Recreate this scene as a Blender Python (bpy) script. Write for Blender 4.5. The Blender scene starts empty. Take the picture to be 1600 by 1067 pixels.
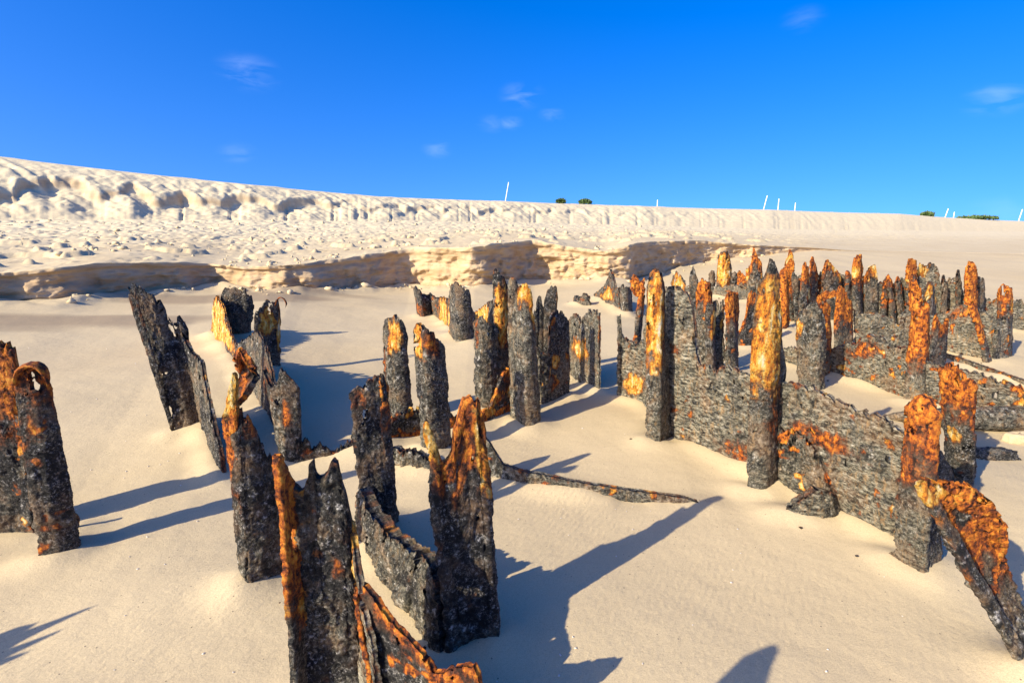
import bpy, math, random
import numpy as np
from mathutils import Vector

random.seed(7)
rng = np.random.default_rng(7)
scn = bpy.context.scene
COL = scn.collection

# ------------------------------------------------------------------ camera
H = 1.5
FPX = 830.0                       # focal length in pixels of the 1600 px wide photograph
PITCH = math.atan((533.5 - 356.0) / FPX)
cd = bpy.data.cameras.new('camera')
cd.sensor_fit = 'HORIZONTAL'; cd.sensor_width = 36.0; cd.lens = 36.0 * FPX / 1600.0
cd.clip_start = 0.05; cd.clip_end = 3000
cam = bpy.data.objects.new('camera', cd); COL.objects.link(cam)
cam.location = (0, 0, H); cam.rotation_euler = (math.pi / 2 - PITCH, 0, 0)
scn.camera = cam

# ------------------------------------------------------------------ light
SUN_EL = math.radians(29.0)
SHADOW = math.atan2(1.04, 1.29)            # direction in which the shadows fall (from +X towards +Y)
sl = bpy.data.lights.new('sun', 'SUN'); sl.energy = 4.0; sl.angle = math.radians(0.5); sl.color = (1.0, 0.89, 0.70)
so = bpy.data.objects.new('sun', sl); COL.objects.link(so)
so.location = (-20, -16, 14)
ld = Vector((math.cos(SHADOW) * math.cos(SUN_EL), math.sin(SHADOW) * math.cos(SUN_EL), -math.sin(SUN_EL)))
so.rotation_euler = ld.to_track_quat('-Z', 'Y').to_euler()

def ray(px, py):
    """direction of a pixel of the photograph, scaled to Y = 1"""
    X = (np.asarray(px, float) - 800.0) / FPX
    U = -(np.asarray(py, float) - 533.5) / FPX
    y = math.cos(PITCH) + U * math.sin(PITCH)
    z = U * math.cos(PITCH) - math.sin(PITCH)
    return np.stack([X / y, np.ones_like(y), z / y], -1)

w = bpy.data.worlds.new('World'); scn.world = w; w.use_nodes = True
nt = w.node_tree; nt.nodes.clear()
def N(tree, typ, **kw):
    n = tree.nodes.new(typ)
    for k, v in kw.items(): setattr(n, k, v)
    return n
sky = N(nt, 'ShaderNodeTexSky', sky_type='NISHITA'); sky.sun_disc = False
sky.sun_elevation = SUN_EL
sky.sun_rotation = math.atan2(-math.cos(SHADOW), -math.sin(SHADOW))   # clockwise from +Y
sky.air_density = 1.0; sky.dust_density = 1.2; sky.ozone_density = 3.0
hs = N(nt, 'ShaderNodeHueSaturation'); hs.inputs['Saturation'].default_value = 1.46; hs.inputs['Value'].default_value = 1.07
hs.inputs['Hue'].default_value = 0.52
nt.links.new(sky.outputs[0], hs.inputs['Color'])
tc = N(nt, 'ShaderNodeTexCoord')
lift = N(nt, 'ShaderNodeVectorMath', operation='MULTIPLY_ADD'); lift.inputs[1].default_value = (1, 1, .85); lift.inputs[2].default_value = (0, 0, .22)
nt.links.new(tc.outputs['Generated'], lift.inputs[0])          # clear, haze-free air: no white band at the horizon
nrm_ = N(nt, 'ShaderNodeVectorMath', operation='NORMALIZE'); nt.links.new(lift.outputs[0], nrm_.inputs[0])
nt.links.new(nrm_.outputs[0], sky.inputs['Vector'])
mp = N(nt, 'ShaderNodeMapping'); mp.inputs['Scale'].default_value = (7, 7, 22); mp.inputs['Location'].default_value = (3.1, 0, 1.7)
nt.links.new(tc.outputs['Generated'], mp.inputs['Vector'])
nz = N(nt, 'ShaderNodeTexNoise'); nz.inputs['Scale'].default_value = 2.6; nz.inputs['Detail'].default_value = 5
nz.inputs['Roughness'].default_value = 0.5; nz.inputs['Distortion'].default_value = .5
nt.links.new(mp.outputs[0], nz.inputs['Vector'])
acc = None
for (cx, cy, rad, amp) in [(388, 114, .06, 0.161), (815, 150, .05, 0.149), (798, 192, .03, 0.161), (683, 234, .036, 0.136), (768, 193, .036, 0.087),
                           (1558, 155, .05, 0.149), (1255, 30, .04, 0.074), (1560, 330, .05, 0.062), (372, 240, .04, 0.099), (862, 180, .03, 0.136)]:
    d = ray(cx, cy); d = d / np.linalg.norm(d)
    sb = N(nt, 'ShaderNodeVectorMath', operation='SUBTRACT'); sb.inputs[1].default_value = tuple(d)
    nt.links.new(tc.outputs['Generated'], sb.inputs[0])
    st = N(nt, 'ShaderNodeVectorMath', operation='MULTIPLY'); st.inputs[1].default_value = (1, 1, 1.7)
    nt.links.new(sb.outputs[0], st.inputs[0])
    ln = N(nt, 'ShaderNodeVectorMath', operation='LENGTH'); nt.links.new(st.outputs[0], ln.inputs[0])
    mr = N(nt, 'ShaderNodeMapRange'); mr.inputs[1].default_value = 0; mr.inputs[2].default_value = rad
    mr.inputs[3].default_value = amp; mr.inputs[4].default_value = 0; mr.interpolation_type = 'SMOOTHERSTEP'
    nt.links.new(ln.outputs['Value'], mr.inputs[0])
    if acc is None: acc = mr.outputs[0]
    else:
        mx = N(nt, 'ShaderNodeMath', operation='MAXIMUM'); nt.links.new(acc, mx.inputs[0]); nt.links.new(mr.outputs[0], mx.inputs[1]); acc = mx.outputs[0]
nr = N(nt, 'ShaderNodeMapRange'); nr.inputs[1].default_value = .38; nr.inputs[2].default_value = .80
nt.links.new(nz.outputs['Fac'], nr.inputs[0])
ml = N(nt, 'ShaderNodeMath', operation='MULTIPLY'); nt.links.new(acc, ml.inputs[0]); nt.links.new(nr.outputs[0], ml.inputs[1])
mxc = N(nt, 'ShaderNodeMix', data_type='RGBA'); nt.links.new(ml.outputs[0], mxc.inputs['Factor'])
nt.links.new(hs.outputs[0], mxc.inputs['A']); mxc.inputs['B'].default_value = (5.2, 6.0, 7.5, 1)
bg = N(nt, 'ShaderNodeBackground'); bg.inputs['Strength'].default_value = 0.13
nt.links.new(mxc.outputs['Result'], bg.inputs['Color'])
wo = N(nt, 'ShaderNodeOutputWorld'); nt.links.new(bg.outputs[0], wo.inputs['Surface'])

vs = scn.view_settings
scn.display_settings.display_device = 'sRGB'
vs.view_transform = 'Standard'; vs.look = 'None'; vs.gamma = 1.0; vs.use_curve_mapping = False
vs.exposure = 1.06

# ------------------------------------------------------------------ noise
_perm = np.random.default_rng(3).permutation(256)
_perm = np.concatenate([_perm, _perm, _perm])
_grad = np.random.default_rng(4).normal(size=(256, 3)); _grad /= np.linalg.norm(_grad, axis=1)[:, None]
def perlin(P):
    P = np.asarray(P, float); sh = P.shape[:-1]; P = P.reshape(-1, 3)
    i = np.floor(P).astype(np.int64); f = P - i; i &= 255
    u = f * f * f * (f * (f * 6 - 15) + 10)
    out = np.zeros(len(P))
    for dx in (0, 1):
        wx = u[:, 0] if dx else 1 - u[:, 0]
        a = _perm[i[:, 0] + dx]
        for dy in (0, 1):
            wy = u[:, 1] if dy else 1 - u[:, 1]
            b = _perm[a + i[:, 1] + dy]
            for dz in (0, 1):
                wz = u[:, 2] if dz else 1 - u[:, 2]
                g = _grad[_perm[b + i[:, 2] + dz] & 255]
                out += wx * wy * wz * (g[:, 0] * (f[:, 0] - dx) + g[:, 1] * (f[:, 1] - dy) + g[:, 2] * (f[:, 2] - dz))
    return (out * 1.6).reshape(sh)
def fbm(P, oct=3, gain=.5):
    P = np.asarray(P, float); a = 1.0; s = 0; t = 0
    for k in range(oct):
        s = s + a * perlin(P * 2.03 ** k + 17.3 * k); t += a; a *= gain
    return s / t
def n2(x, y, f, seed=0., oct=3):
    return fbm(np.stack([np.asarray(x) * f, np.asarray(y) * f, np.full(np.shape(x), seed)], -1), oct)
def sst(a, b, x):
    t = np.clip((x - a) / (b - a), 0, 1); return t * t * (3 - 2 * t)

# ------------------------------------------------------------------ materials
def new_mat(name):
    m = bpy.data.materials.new(name); m.use_nodes = True; t = m.node_tree
    b = t.nodes['Principled BSDF']; return m, t, b
def ramp(t, stops, interp='LINEAR'):
    r = N(t, 'ShaderNodeValToRGB'); e = r.color_ramp; e.interpolation = interp
    while len(e.elements) < len(stops): e.elements.new(0.5)
    for el, (p, c) in zip(e.elements, stops):
        el.position = p; el.color = (c[0], c[1], c[2], 1) if len(c) == 3 else c
    return r
def noise(t, vec, scale, detail=4, rough=.55, dist=0.):
    n = N(t, 'ShaderNodeTexNoise'); n.inputs['Scale'].default_value = scale; n.inputs['Detail'].default_value = detail
    n.inputs['Roughness'].default_value = rough; n.inputs['Distortion'].default_value = dist
    t.links.new(vec, n.inputs['Vector']); return n
def math_n(t, op, a, b=None, clamp=False):
    m = N(t, 'ShaderNodeMath', operation=op); m.use_clamp = clamp
    for k, v in ((0, a), (1, b)):
        if v is None: continue
        if isinstance(v, (int, float)): m.inputs[k].default_value = v
        else: t.links.new(v, m.inputs[k])
    return m.outputs[0]
def mixc(t, fac, a, b, blend='MIX'):
    m = N(t, 'ShaderNodeMix', data_type='RGBA', blend_type=blend)
    for k, v in (('Factor', fac), ('A', a), ('B', b)):
        if isinstance(v, (int, float)): m.inputs[k].default_value = v
        elif isinstance(v, tuple): m.inputs[k].default_value = (*v, 1)
        else: t.links.new(v, m.inputs[k])
    return m.outputs['Result']
def bump(t, height, strength, dist, normal=None):
    b = N(t, 'ShaderNodeBump'); b.inputs['Strength'].default_value = strength; b.inputs['Distance'].default_value = dist
    t.links.new(height, b.inputs['Height'])
    if normal is not None: t.links.new(normal, b.inputs['Normal'])
    return b.outputs[0]

def sand_material():
    m, t, b = new_mat('sand')
    co = N(t, 'ShaderNodeTexCoord').outputs['Object']
    at = N(t, 'ShaderNodeAttribute'); at.attribute_name = 'mask'
    sp = N(t, 'ShaderNodeSeparateColor'); t.links.new(at.outputs['Color'], sp.inputs[0])
    dry, cliff, damp = sp.outputs[0], sp.outputs[1], sp.outputs[2]
    big = noise(t, co, .9, 5, .6, .4)
    mid = noise(t, co, 7, 5, .6)
    fine = noise(t, co, 260, 3, .7)
    wet = mixc(t, big.outputs[0], (.475, .37, .21), (.565, .45, .265))
    dryc = mixc(t, mid.outputs[0], (.61, .505, .31), (.71, .61, .395))
    c = mixc(t, dry, wet, dryc)
    mpn = N(t, 'ShaderNodeMapping'); mpn.inputs['Scale'].default_value = (1.6, 1.6, 7); t.links.new(co, mpn.inputs[0])
    strata = noise(t, mpn.outputs[0], 1.0, 4, .6)
    gold = ramp(t, [(.3, (.37, .245, .125)), (.5, (.47, .335, .19)), (.7, (.54, .41, .25))]); t.links.new(strata.outputs[0], gold.inputs[0])
    c = mixc(t, cliff, c, gold.outputs[0])
    c = mixc(t, damp, c, (.27, .20, .125))
    gr = ramp(t, [(.28, (.72, .70, .68)), (.5, (1, 1, 1)), (.74, (1.14, 1.13, 1.1))]); t.links.new(fine.outputs[0], gr.inputs[0])
    c = mixc(t, 1.0, c, gr.outputs[0], 'MULTIPLY')
    # dark mineral specks
    vo = N(t, 'ShaderNodeTexVoronoi'); vo.inputs['Scale'].default_value = 42; t.links.new(co, vo.inputs['Vector'])
    sz = N(t, 'ShaderNodeSeparateColor'); t.links.new(vo.outputs['Color'], sz.inputs[0])
    s1 = math_n(t, 'LESS_THAN', vo.outputs['Distance'], .13)
    s2 = math_n(t, 'GREATER_THAN', sz.outputs[0], .9)
    c = mixc(t, math_n(t, 'MULTIPLY', s1, math_n(t, 'MULTIPLY', s2, .75)), c, (.09, .07, .055))
    t.links.new(c, b.inputs['Base Color'])
    b.inputs['Roughness'].default_value = .95; b.inputs['Specular IOR Level'].default_value = .15
    # wind ripples
    rp = N(t, 'ShaderNodeMapping'); rp.inputs['Rotation'].default_value = (0, 0, math.radians(35)); rp.inputs['Scale'].default_value = (1, 1, 1)
    t.links.new(co, rp.inputs[0])
    wv = N(t, 'ShaderNodeTexWave'); wv.wave_type = 'BANDS'; wv.inputs['Scale'].default_value = 9.0; wv.inputs['Distortion'].default_value = 5
    wv.inputs['Detail'].default_value = 3; wv.inputs['Detail Scale'].default_value = 2.0; t.links.new(rp.outputs[0], wv.inputs['Vector'])
    wm = noise(t, co, .55, 2)
    wf = math_n(t, 'MULTIPLY', wv.outputs['Fac'], math_n(t, 'SUBTRACT', wm.outputs[0], .42, True))
    n1 = bump(t, wf, .42, .014)
    n2_ = bump(t, mid.outputs[0], .25, .03, n1)
    gm = noise(t, co, 140, 4, .75)
    n3 = bump(t, gm.outputs[0], .45, .004, n2_)
    t.links.new(n3, b.inputs['Normal'])
    return m

def rust_material():
    m, t, b = new_mat('rusted_steel')
    geo = N(t, 'ShaderNodeNewGeometry')
    co = geo.outputs['Position']
    at = N(t, 'ShaderNodeAttribute'); at.attribute_name = 'mask'
    sp = N(t, 'ShaderNodeSeparateColor'); t.links.new(at.outputs['Color'], sp.inputs[0])
    R, Y, T = sp.outputs[0], sp.outputs[1], sp.outputs[2]
    ga = noise(t, co, 84, 8, .80); gb = noise(t, co, 30, 8, .80)
    gm_ = noise(t, co, 4.2, 3, .6, .5)
    gsel = ramp(t, [(.44, (0, 0, 0)), (.58, (1, 1, 1))]); t.links.new(gm_.outputs[0], gsel.inputs[0])
    g1m = N(t, 'ShaderNodeMix', data_type='FLOAT'); t.links.new(gsel.outputs[0], g1m.inputs[0]); t.links.new(ga.outputs[0], g1m.inputs[2]); t.links.new(gb.outputs[0], g1m.inputs[3])
    g1 = g1m
    lm = N(t, 'ShaderNodeMapping'); lm.inputs['Scale'].default_value = (.62, .62, 1.7); lm.inputs['Rotation'].default_value = (0, math.radians(14), 0); t.links.new(co, lm.inputs[0])
    layer = noise(t, lm.outputs[0], 40, 8, .80, .3)
    g2 = noise(t, co, 16, 5, .65, .6)
    g3 = noise(t, co, 34, 4, .7)
    sm = N(t, 'ShaderNodeMapping'); sm.inputs['Scale'].default_value = (1, 1, .28); t.links.new(co, sm.inputs[0])
    streak = noise(t, sm.outputs[0], 46, 5, .7, .5)
    g0 = noise(t, co, 5.5, 4, .6, .3)
    dark = ramp(t, [(.44, (.003, .003, .003)), (.495, (.011, .010, .010)), (.535, (.045, .042, .038)), (.575, (.19, .18, .165)), (.625, (.60, .57, .52))])
    t.links.new(g1.outputs[0], dark.inputs[0])
    grey = ramp(t, [(.41, (.008, .008, .007)), (.46, (.06, .056, .042)), (.505, (.20, .185, .130)), (.56, (.36, .325, .23)), (.63, (.60, .55, .43))])
    ls = N(t, 'ShaderNodeMapRange'); ls.inputs[1].default_value = .52; ls.inputs[2].default_value = .78; t.links.new(T, ls.inputs[0])
    gl = N(t, 'ShaderNodeMix', data_type='FLOAT'); t.links.new(ls.outputs[0], gl.inputs[0]); t.links.new(g1.outputs[0], gl.inputs[2]); t.links.new(layer.outputs[0], gl.inputs[3])
    t.links.new(gl.outputs[0], grey.inputs[0])
    tn = math_n(t, 'ADD', T, math_n(t, 'ADD', math_n(t, 'MULTIPLY', math_n(t, 'SUBTRACT', g2.outputs[0], .5), 1.0), math_n(t, 'MULTIPLY', math_n(t, 'SUBTRACT', g0.outputs[0], .5), 2.2)), True)
    c = mixc(t, tn, dark.outputs[0], grey.outputs[0])
    # brown and ochre stains in the crust
    st = ramp(t, [(.50, (0, 0, 0)), (.62, (1, 1, 1))]); t.links.new(g0.outputs[0], st.inputs[0])
    c = mixc(t, math_n(t, 'MULTIPLY', math_n(t, 'MULTIPLY', st.outputs[0], g1.outputs[0]), .75), c, (.20, .095, .04))
    oc = ramp(t, [(.53, (0, 0, 0)), (.64, (1, 1, 1))]); t.links.new(streak.outputs[0], oc.inputs[0])
    c = mixc(t, math_n(t, 'MULTIPLY', math_n(t, 'MULTIPLY', oc.outputs[0], tn), .7), c, (.40, .25, .11))
    # red to orange rust
    rc = ramp(t, [(.36, (.012, .006, .004)), (.43, (.085, .018, .006)), (.49, (.30, .068, .009)), (.56, (.60, .175, .012)), (.66, (.74, .37, .05))])
    brk = math_n(t, 'ADD', math_n(t, 'MULTIPLY', math_n(t, 'SUBTRACT', g2.outputs[0], .5), 1.5), math_n(t, 'MULTIPLY', math_n(t, 'SUBTRACT', g1.outputs[0], .5), 1.3))
    rf = math_n(t, 'ADD', R, brk)
    dep = math_n(t, 'MULTIPLY', math_n(t, 'SUBTRACT', math_n(t, 'MINIMUM', rf, 1.3), .85), .16)      # darker towards the margin of a patch
    rn = math_n(t, 'ADD', dep, math_n(t, 'ADD', math_n(t, 'MULTIPLY', g3.outputs[0], .5), math_n(t, 'MULTIPLY', streak.outputs[0], .5))); t.links.new(rn, rc.inputs[0])
    hr = N(t, 'ShaderNodeMapRange'); hr.inputs[1].default_value = .16; hr.inputs[2].default_value = .60; hr.inputs[3].default_value = 0; hr.inputs[4].default_value = .7; t.links.new(rf, hr.inputs[0])
    c = mixc(t, hr.outputs[0], c, mixc(t, streak.outputs[0], (.03, .014, .009), (.22, .085, .03)))       # brown bloom round the rust
    rr = N(t, 'ShaderNodeMapRange'); rr.inputs[1].default_value = .30; rr.inputs[2].default_value = .80; t.links.new(rf, rr.inputs[0])
    c = mixc(t, rr.outputs[0], c, rc.outputs[0])
    # yellow to cream scale
    yc = ramp(t, [(.34, (.10, .035, .010)), (.42, (.58, .18, .012)), (.49, (.68, .32, .03)), (.57, (.70, .47, .13)), (.67, (.72, .62, .42))])
    g4 = noise(t, sm.outputs[0], 24, 5, .7, .6)
    yf = math_n(t, 'ADD', Y, brk)
    yd = math_n(t, 'MULTIPLY', math_n(t, 'SUBTRACT', math_n(t, 'MINIMUM', yf, 1.4), .85), .20)
    t.links.new(math_n(t, 'ADD', g4.outputs[0], yd), yc.inputs[0])
    yr = N(t, 'ShaderNodeMapRange'); yr.inputs[1].default_value = .34; yr.inputs[2].default_value = .78; t.links.new(yf, yr.inputs[0])
    c = mixc(t, yr.outputs[0], c, yc.outputs[0])
    # pits
    pit = ramp(t, [(.36, (.2, .18, .16)), (.45, (1, 1, 1))]); t.links.new(g3.outputs[0], pit.inputs[0])
    c = mixc(t, .85, c, pit.outputs[0], 'MULTIPLY')
    t.links.new(c, b.inputs['Base Color'])
    b.inputs['Roughness'].default_value = .78; b.inputs['Specular IOR Level'].default_value = .35
    n1 = bump(t, g3.outputs[0], .9, .02)
    n2_ = bump(t, g1.outputs[0], .9, .02, n1)
    t.links.new(n2_, b.inputs['Normal'])
    return m

def plain_material(name, ca, cb, scale, rough=.6):
    m, t, b = new_mat(name)
    co = N(t, 'ShaderNodeTexCoord').outputs['Object']
    n = noise(t, co, scale, 4); t.links.new(mixc(t, n.outputs[0], ca, cb), b.inputs['Base Color'])
    b.inputs['Roughness'].default_value = rough
    return m
M_SAND = sand_material(); M_RUST = rust_material()
M_WHITE = plain_material('white_stake_paint', (.72, .72, .70), (.82, .82, .80), 6, .5)
M_LEAF = plain_material('shrub_leaves', (.045, .085, .02), (.11, .17, .045), 3, .6)
M_TWIG = plain_material('shrub_twigs', (.10, .07, .045), (.18, .13, .09), 9, .8)
M_SHELL = plain_material('shell', (.45, .40, .33), (.75, .70, .62), 4, .5)

# ------------------------------------------------------------------ terrain profile (plan of the beach)
PIV = np.array([0., -3.])
def to_polar(tab):
    px = np.array([r[0] for r in tab], float); D = np.array([r[1] for r in tab], float)
    X = (px - 800) / FPX * D * 0.98
    th = np.arctan2(X - PIV[0], D - PIV[1]); rr = np.hypot(X - PIV[0], D - PIV[1])
    return th, rr, [np.array([r[k] for r in tab], float) for k in range(2, len(tab[0]))]
# bearing, distance of the low scarp, height of its foot, height of its lip
SC = [(-1400, 5.0, .52, .80), (-500, 6.0, .50, .80), (-200, 6.6, .48, .84), (0, 7.6, .456, .87), (90, 8.0, .43, .92), (160, 8.6, .42, .95), (250, 9.3, .41, .90), (330, 10.1, .406, .83),
      (372, 10.0, .40, .79), (415, 9.8, .38, .80), (455, 9.9, .33, .82), (480, 10.2, .29, .84), (560, 11.2, .22, .91), (640, 12.3, .18, 1.03),
      (690, 11.95, .2, 1.07), (740, 11.6, .23, 1.10), (765, 11.9, .22, 1.12), (835, 13.3, .165, 1.19), (890, 13.1, .22, 1.05), (950, 12.9, .31, .94),
      (985, 12.8, .22, 1.09), (1000, 13.7, .15, 1.13), (1050, 15.0, .28, 1.14), (1100, 16.2, .41, 1.12), (1150, 16.6, .55, 1.02), (1200, 17, .64, .95), (1280, 18, .74, .84),
      (1330, 18.4, .72, .74), (1400, 19, .68, .69), (1600, 20, .55, .555), (2000, 20, .42, .425), (3200, 20, .3, .305)]
UB = [(-1400, 11, 1.6), (-500, 15, 1.7), (0, 19.6, 1.77), (200, 21.8, 1.80), (400, 24.6, 1.84), (600, 28.6, 1.88), (800, 34.5, 1.85), (1000, 40, 1.69), (1200, 46, 1.39), (1400, 55, 1.24), (1600, 70, 1.0), (2000, 90, .9), (3200, 110, .8)]
UC = [(-1400, 12.5, 4.6), (-500, 17.2, 4.7), (0, 23, 4.42), (200, 25.2, 4.02), (400, 28, 3.63), (600, 33, 3.32), (800, 40, 3.38), (1000, 48.5, 3.38), (1200, 60.5, 3.46), (1400, 77.5, 3.45), (1600, 100, 2.65), (2000, 134, 2.2), (3200, 165, 2.0)]
sth, sr, (szb, szt) = to_polar(SC)
bth, br, (bz,) = to_polar(UB)
cth, cr, (cz,) = to_polar(UC)

BUMPS = []      # low sand mounds and hollows: x, y, sx, sy, angle, height
def near_z(x, y):
    """height of the sand in front of the low scarp"""
    x = np.asarray(x, float); y = np.asarray(y, float)
    th = np.arctan2(x - PIV[0], y - PIV[1]); r = np.hypot(x - PIV[0], y - PIV[1])
    r1 = np.interp(th, sth, sr); zb = np.interp(th, sth, szb)
    t = np.clip((r / r1 - .36) / .64, 0, 1.0)
    z = zb * t ** 1.15
    z = z + .035 * n2(x, y, .55, 1.7, 2) * sst(.15, .5, r / r1) + .012 * n2(x, y, 1.6, 5.1, 2)
    for (bx, by, sx, sy, a, h) in BUMPS:
        dx = x - bx; dy = y - by; ca, sa = math.cos(a), math.sin(a)
        z = z + h * np.exp(-((dx * ca + dy * sa) / sx) ** 2 - ((-dx * sa + dy * ca) / sy) ** 2)
    return z
BUMPS += [(-3.6, 4.4, 1.5, .9, .6, .10), (-2.0, 3.9, .7, .5, .6, .05), (1.4, 3.6, .9, .5, -.5, .05), (-1.3, 2.0, .5, .3, .4, .035),
          (.9, 5.2, .8, .5, -.3, .05), (-.6, 6.5, 1.2, .7, .2, .06), (3.2, 2.6, .8, .5, .3, .03)]

_DG = np.geomspace(.35, 60, 700)
def hit(px, py):
    """where the sight line through a pixel meets the sand"""
    d = ray(np.atleast_1d(px), np.atleast_1d(py))
    P = d[:, None, :] * _DG[None, :, None]
    g = near_z(P[..., 0], P[..., 1]); dz = H + P[..., 2] - g
    k = np.argmax(dz < 0, axis=1); k = np.maximum(k, 1)
    i = np.arange(len(k)); a, b_ = dz[i, k - 1], dz[i, k]
    f = a / (a - b_ + 1e-9)
    D = _DG[k - 1] + (_DG[k] - _DG[k - 1]) * f
    Q = d * D[:, None]; Q[:, 2] = near_z(Q[:, 0], Q[:, 1])
    return Q
def at_depth(px, py, D):
    d = ray(np.atleast_1d(px), np.atleast_1d(py)) * np.reshape(D, (-1, 1)); d[:, 2] += H; return d

# ------------------------------------------------------------------ object helpers
def mesh_obj(name, V, F, mat, parent=None, mask=None, smooth=True, origin=None):
    V = np.asarray(V, float)
    if origin is None: origin = np.array(parent.location) if parent is not None else np.array([V[:, 0].mean(), V[:, 1].mean(), V[:, 2].min()])
    me = bpy.data.meshes.new(name)
    L = V - origin
    F = np.asarray(F, dtype=np.int64)
    k = F.shape[1]
    me.vertices.add(len(L)); me.vertices.foreach_set('co', L.astype(np.float32).ravel())
    me.loops.add(F.size); me.loops.foreach_set('vertex_index', F.astype(np.int32).ravel())
    me.polygons.add(len(F)); me.polygons.foreach_set('loop_start', np.arange(0, F.size, k, dtype=np.int32))
    me.update(calc_edges=True)
    if smooth: me.polygons.foreach_set('use_smooth', np.ones(len(F), dtype=bool))
    if mask is not None:
        ca = me.color_attributes.new('mask', 'FLOAT_COLOR', 'POINT')
        ca.data.foreach_set('color', np.concatenate([mask, np.ones((len(mask), 1))], 1).astype(np.float32).ravel())
    me.materials.append(mat); me.validate()
    o = bpy.data.objects.new(name, me); COL.objects.link(o)
    if parent is not None: o.parent = parent
    else: o.location = origin
    return o
def tag(o, label=None, cat=None, group=None, kind=None):
    if label: o['label'] = label
    if cat: o['category'] = cat
    if group: o['group'] = group
    if kind: o['kind'] = kind
    return o
def thing(name, label, cat, px, py, group=None):
    e = bpy.data.objects.new(name, None); COL.objects.link(e)
    e.location = tuple(hit(px, py)[0]); e.empty_display_size = .1
    return tag(e, label, cat, group)

BASES = []      # contact points with the sand
_seed = [0]
def sheet(name, parent, cols, thick=.018, res=None, jag=.012, side=.008, crust=.006, tone=.3, rt=.2, yel=.3, rp=.1,
          spots=(), bury=.22, depth=None, dy=0., bulge=0., er=.5, web=None, holes=1.0):
    """a corroded plate: cols = (foot px, foot py, top px, top py) along its run"""
    _seed[0] += 1; sd = _seed[0] * 7.31
    c = np.array(cols, float)
    if depth is None:
        B = hit(c[:, 0], c[:, 1])
    else:
        B = at_depth(c[:, 0], c[:, 1], np.full(len(c), depth)); bury = 0
    T = at_depth(c[:, 2], c[:, 3], B[:, 1] + dy)
    if web is None: web = .09 if name == 'post' and len(c) >= 3 and B[-1, 1] - B[-2, 1] < .05 else 0
    if web:
        # the second leg of the angle section runs back from the right-hand edge
        wdir = np.array([.62, .785, 0.])
        if B[-1, 0] < .3:  # left and central posts: leg added, hidden behind the face, to widen their shadow
            vx, vy = B[-1, :2] / np.hypot(*B[-1, :2]); wdir = np.array([vx - .04 * vy, vy + .04 * vx, 0.])
        wd = wdir * web * (1 + .3 * math.sin(sd))
        hz = T[-1, 2] - B[-1, 2]
        T[-1, 2] = max(T[-1, 2], T[-2, 2] - .25 * hz)
        k1 = .82 + .12 * math.sin(sd * 1.7); k2 = k1 - .12 - .1 * math.sin(sd * 2.3)
        b1, t1 = B[-1], T[-1]
        B = np.vstack([B, b1 + wd * .5, b1 + wd]); B[-2:, 2] = near_z(B[-2:, 0], B[-2:, 1])
        T = np.vstack([T, b1 + (t1 - b1) * k1 + wd * .5, b1 + (t1 - b1) * k2 + wd])
    if bury > 0: BASES.append(B)
    seg = np.maximum(np.linalg.norm(np.diff(B, axis=0), axis=1), np.linalg.norm(np.diff(T[:, :2], axis=0), axis=1))
    seg = np.maximum(seg, .12 * np.abs(np.diff(T[:, 2]))) + 1e-4
    s = np.concatenate([[0], np.cumsum(seg)]); Lr = s[-1]
    Dm = B[:, 1].mean()
    if res is None: res = float(np.clip(.0031 * Dm, .006, .03))
    if Lr < .45: res *= .72
    side = min(side, .06 * Lr)
    jag = jag * 1.5 + .0026 * Dm if Dm > 2.6 else jag * .95; side = min(side * 1.3 + .0012 * Dm, .11 * Lr); crust = min(crust * .85, .04 * Lr + .003); thick = min(thick, .22 * Lr + .004)
    nu = int(np.clip(math.ceil(Lr / res), 5, 420)); su = np.linspace(0, Lr, nu + 1)
    Bi = np.stack([np.interp(su, s, B[:, k]) for k in range(3)], -1)
    Ti = np.stack([np.interp(su, s, T[:, k]) for k in range(3)], -1)
    hh = np.linalg.norm(Ti - Bi, axis=1)
    # ragged top
    j = fbm(np.stack([su / .05, np.full_like(su, sd), np.zeros_like(su)], -1), 3)
    j2 = fbm(np.stack([su / .014, np.full_like(su, sd + 5), np.zeros_like(su)], -1), 2)
    j3 = np.maximum(0, fbm(np.stack([su / .022, np.full_like(su, sd + 15), np.zeros_like(su)], -1), 2)) ** 1.0
    down = np.minimum(jag * (1.2 * j + .9 * j2 + 2.6 * j3), .3 * hh)
    Ti = Ti - (Ti - Bi) / np.maximum(hh, .01)[:, None] * down[:, None]
    Hm = hh.max(); nv = int(np.clip(math.ceil(Hm / res), 5, 260))
    v = np.linspace(0, 1, nv + 1)
    P = Bi[None] + (Ti - Bi)[None] * v[:, None, None]
    if bulge:
        P[..., 1] += bulge * np.sin(np.pi * v)[:, None]
    if bury > 0:
        kb = max(2, int(bury / res / 3)); vb = np.linspace(-1, 0, kb + 1)[:-1]
        dirv = (Ti - Bi) / np.maximum(hh, .05)[:, None]; dirv[:, 2] = np.maximum(dirv[:, 2], .6)
        Pb = Bi[None] + dirv[None] * (vb * bury)[:, None, None]
        P = np.concatenate([Pb, P], 0); vv = np.concatenate([vb * .01, v])
    else: vv = v
    nr, nc = P.shape[:2]
    tan = np.gradient(P, axis=1); up = np.gradient(P, axis=0)
    tan /= np.linalg.norm(tan, axis=2, keepdims=True) + 1e-9
    # ragged sides
    arc = su[None, :]
    hgt = P[..., 2]
    for end, sg in ((0, -1), (Lr, 1)):
        wgt = np.exp(-np.abs(arc - end) / max(.02, res * 1.5))
        nn = fbm(np.stack([hgt / .06, np.full_like(hgt, sd + 9 + sg), np.zeros_like(hgt)], -1), 4, .7)
        P = P + tan * (side * 2.2 * (nn - .22) * wgt * sg)[..., None]
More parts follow.
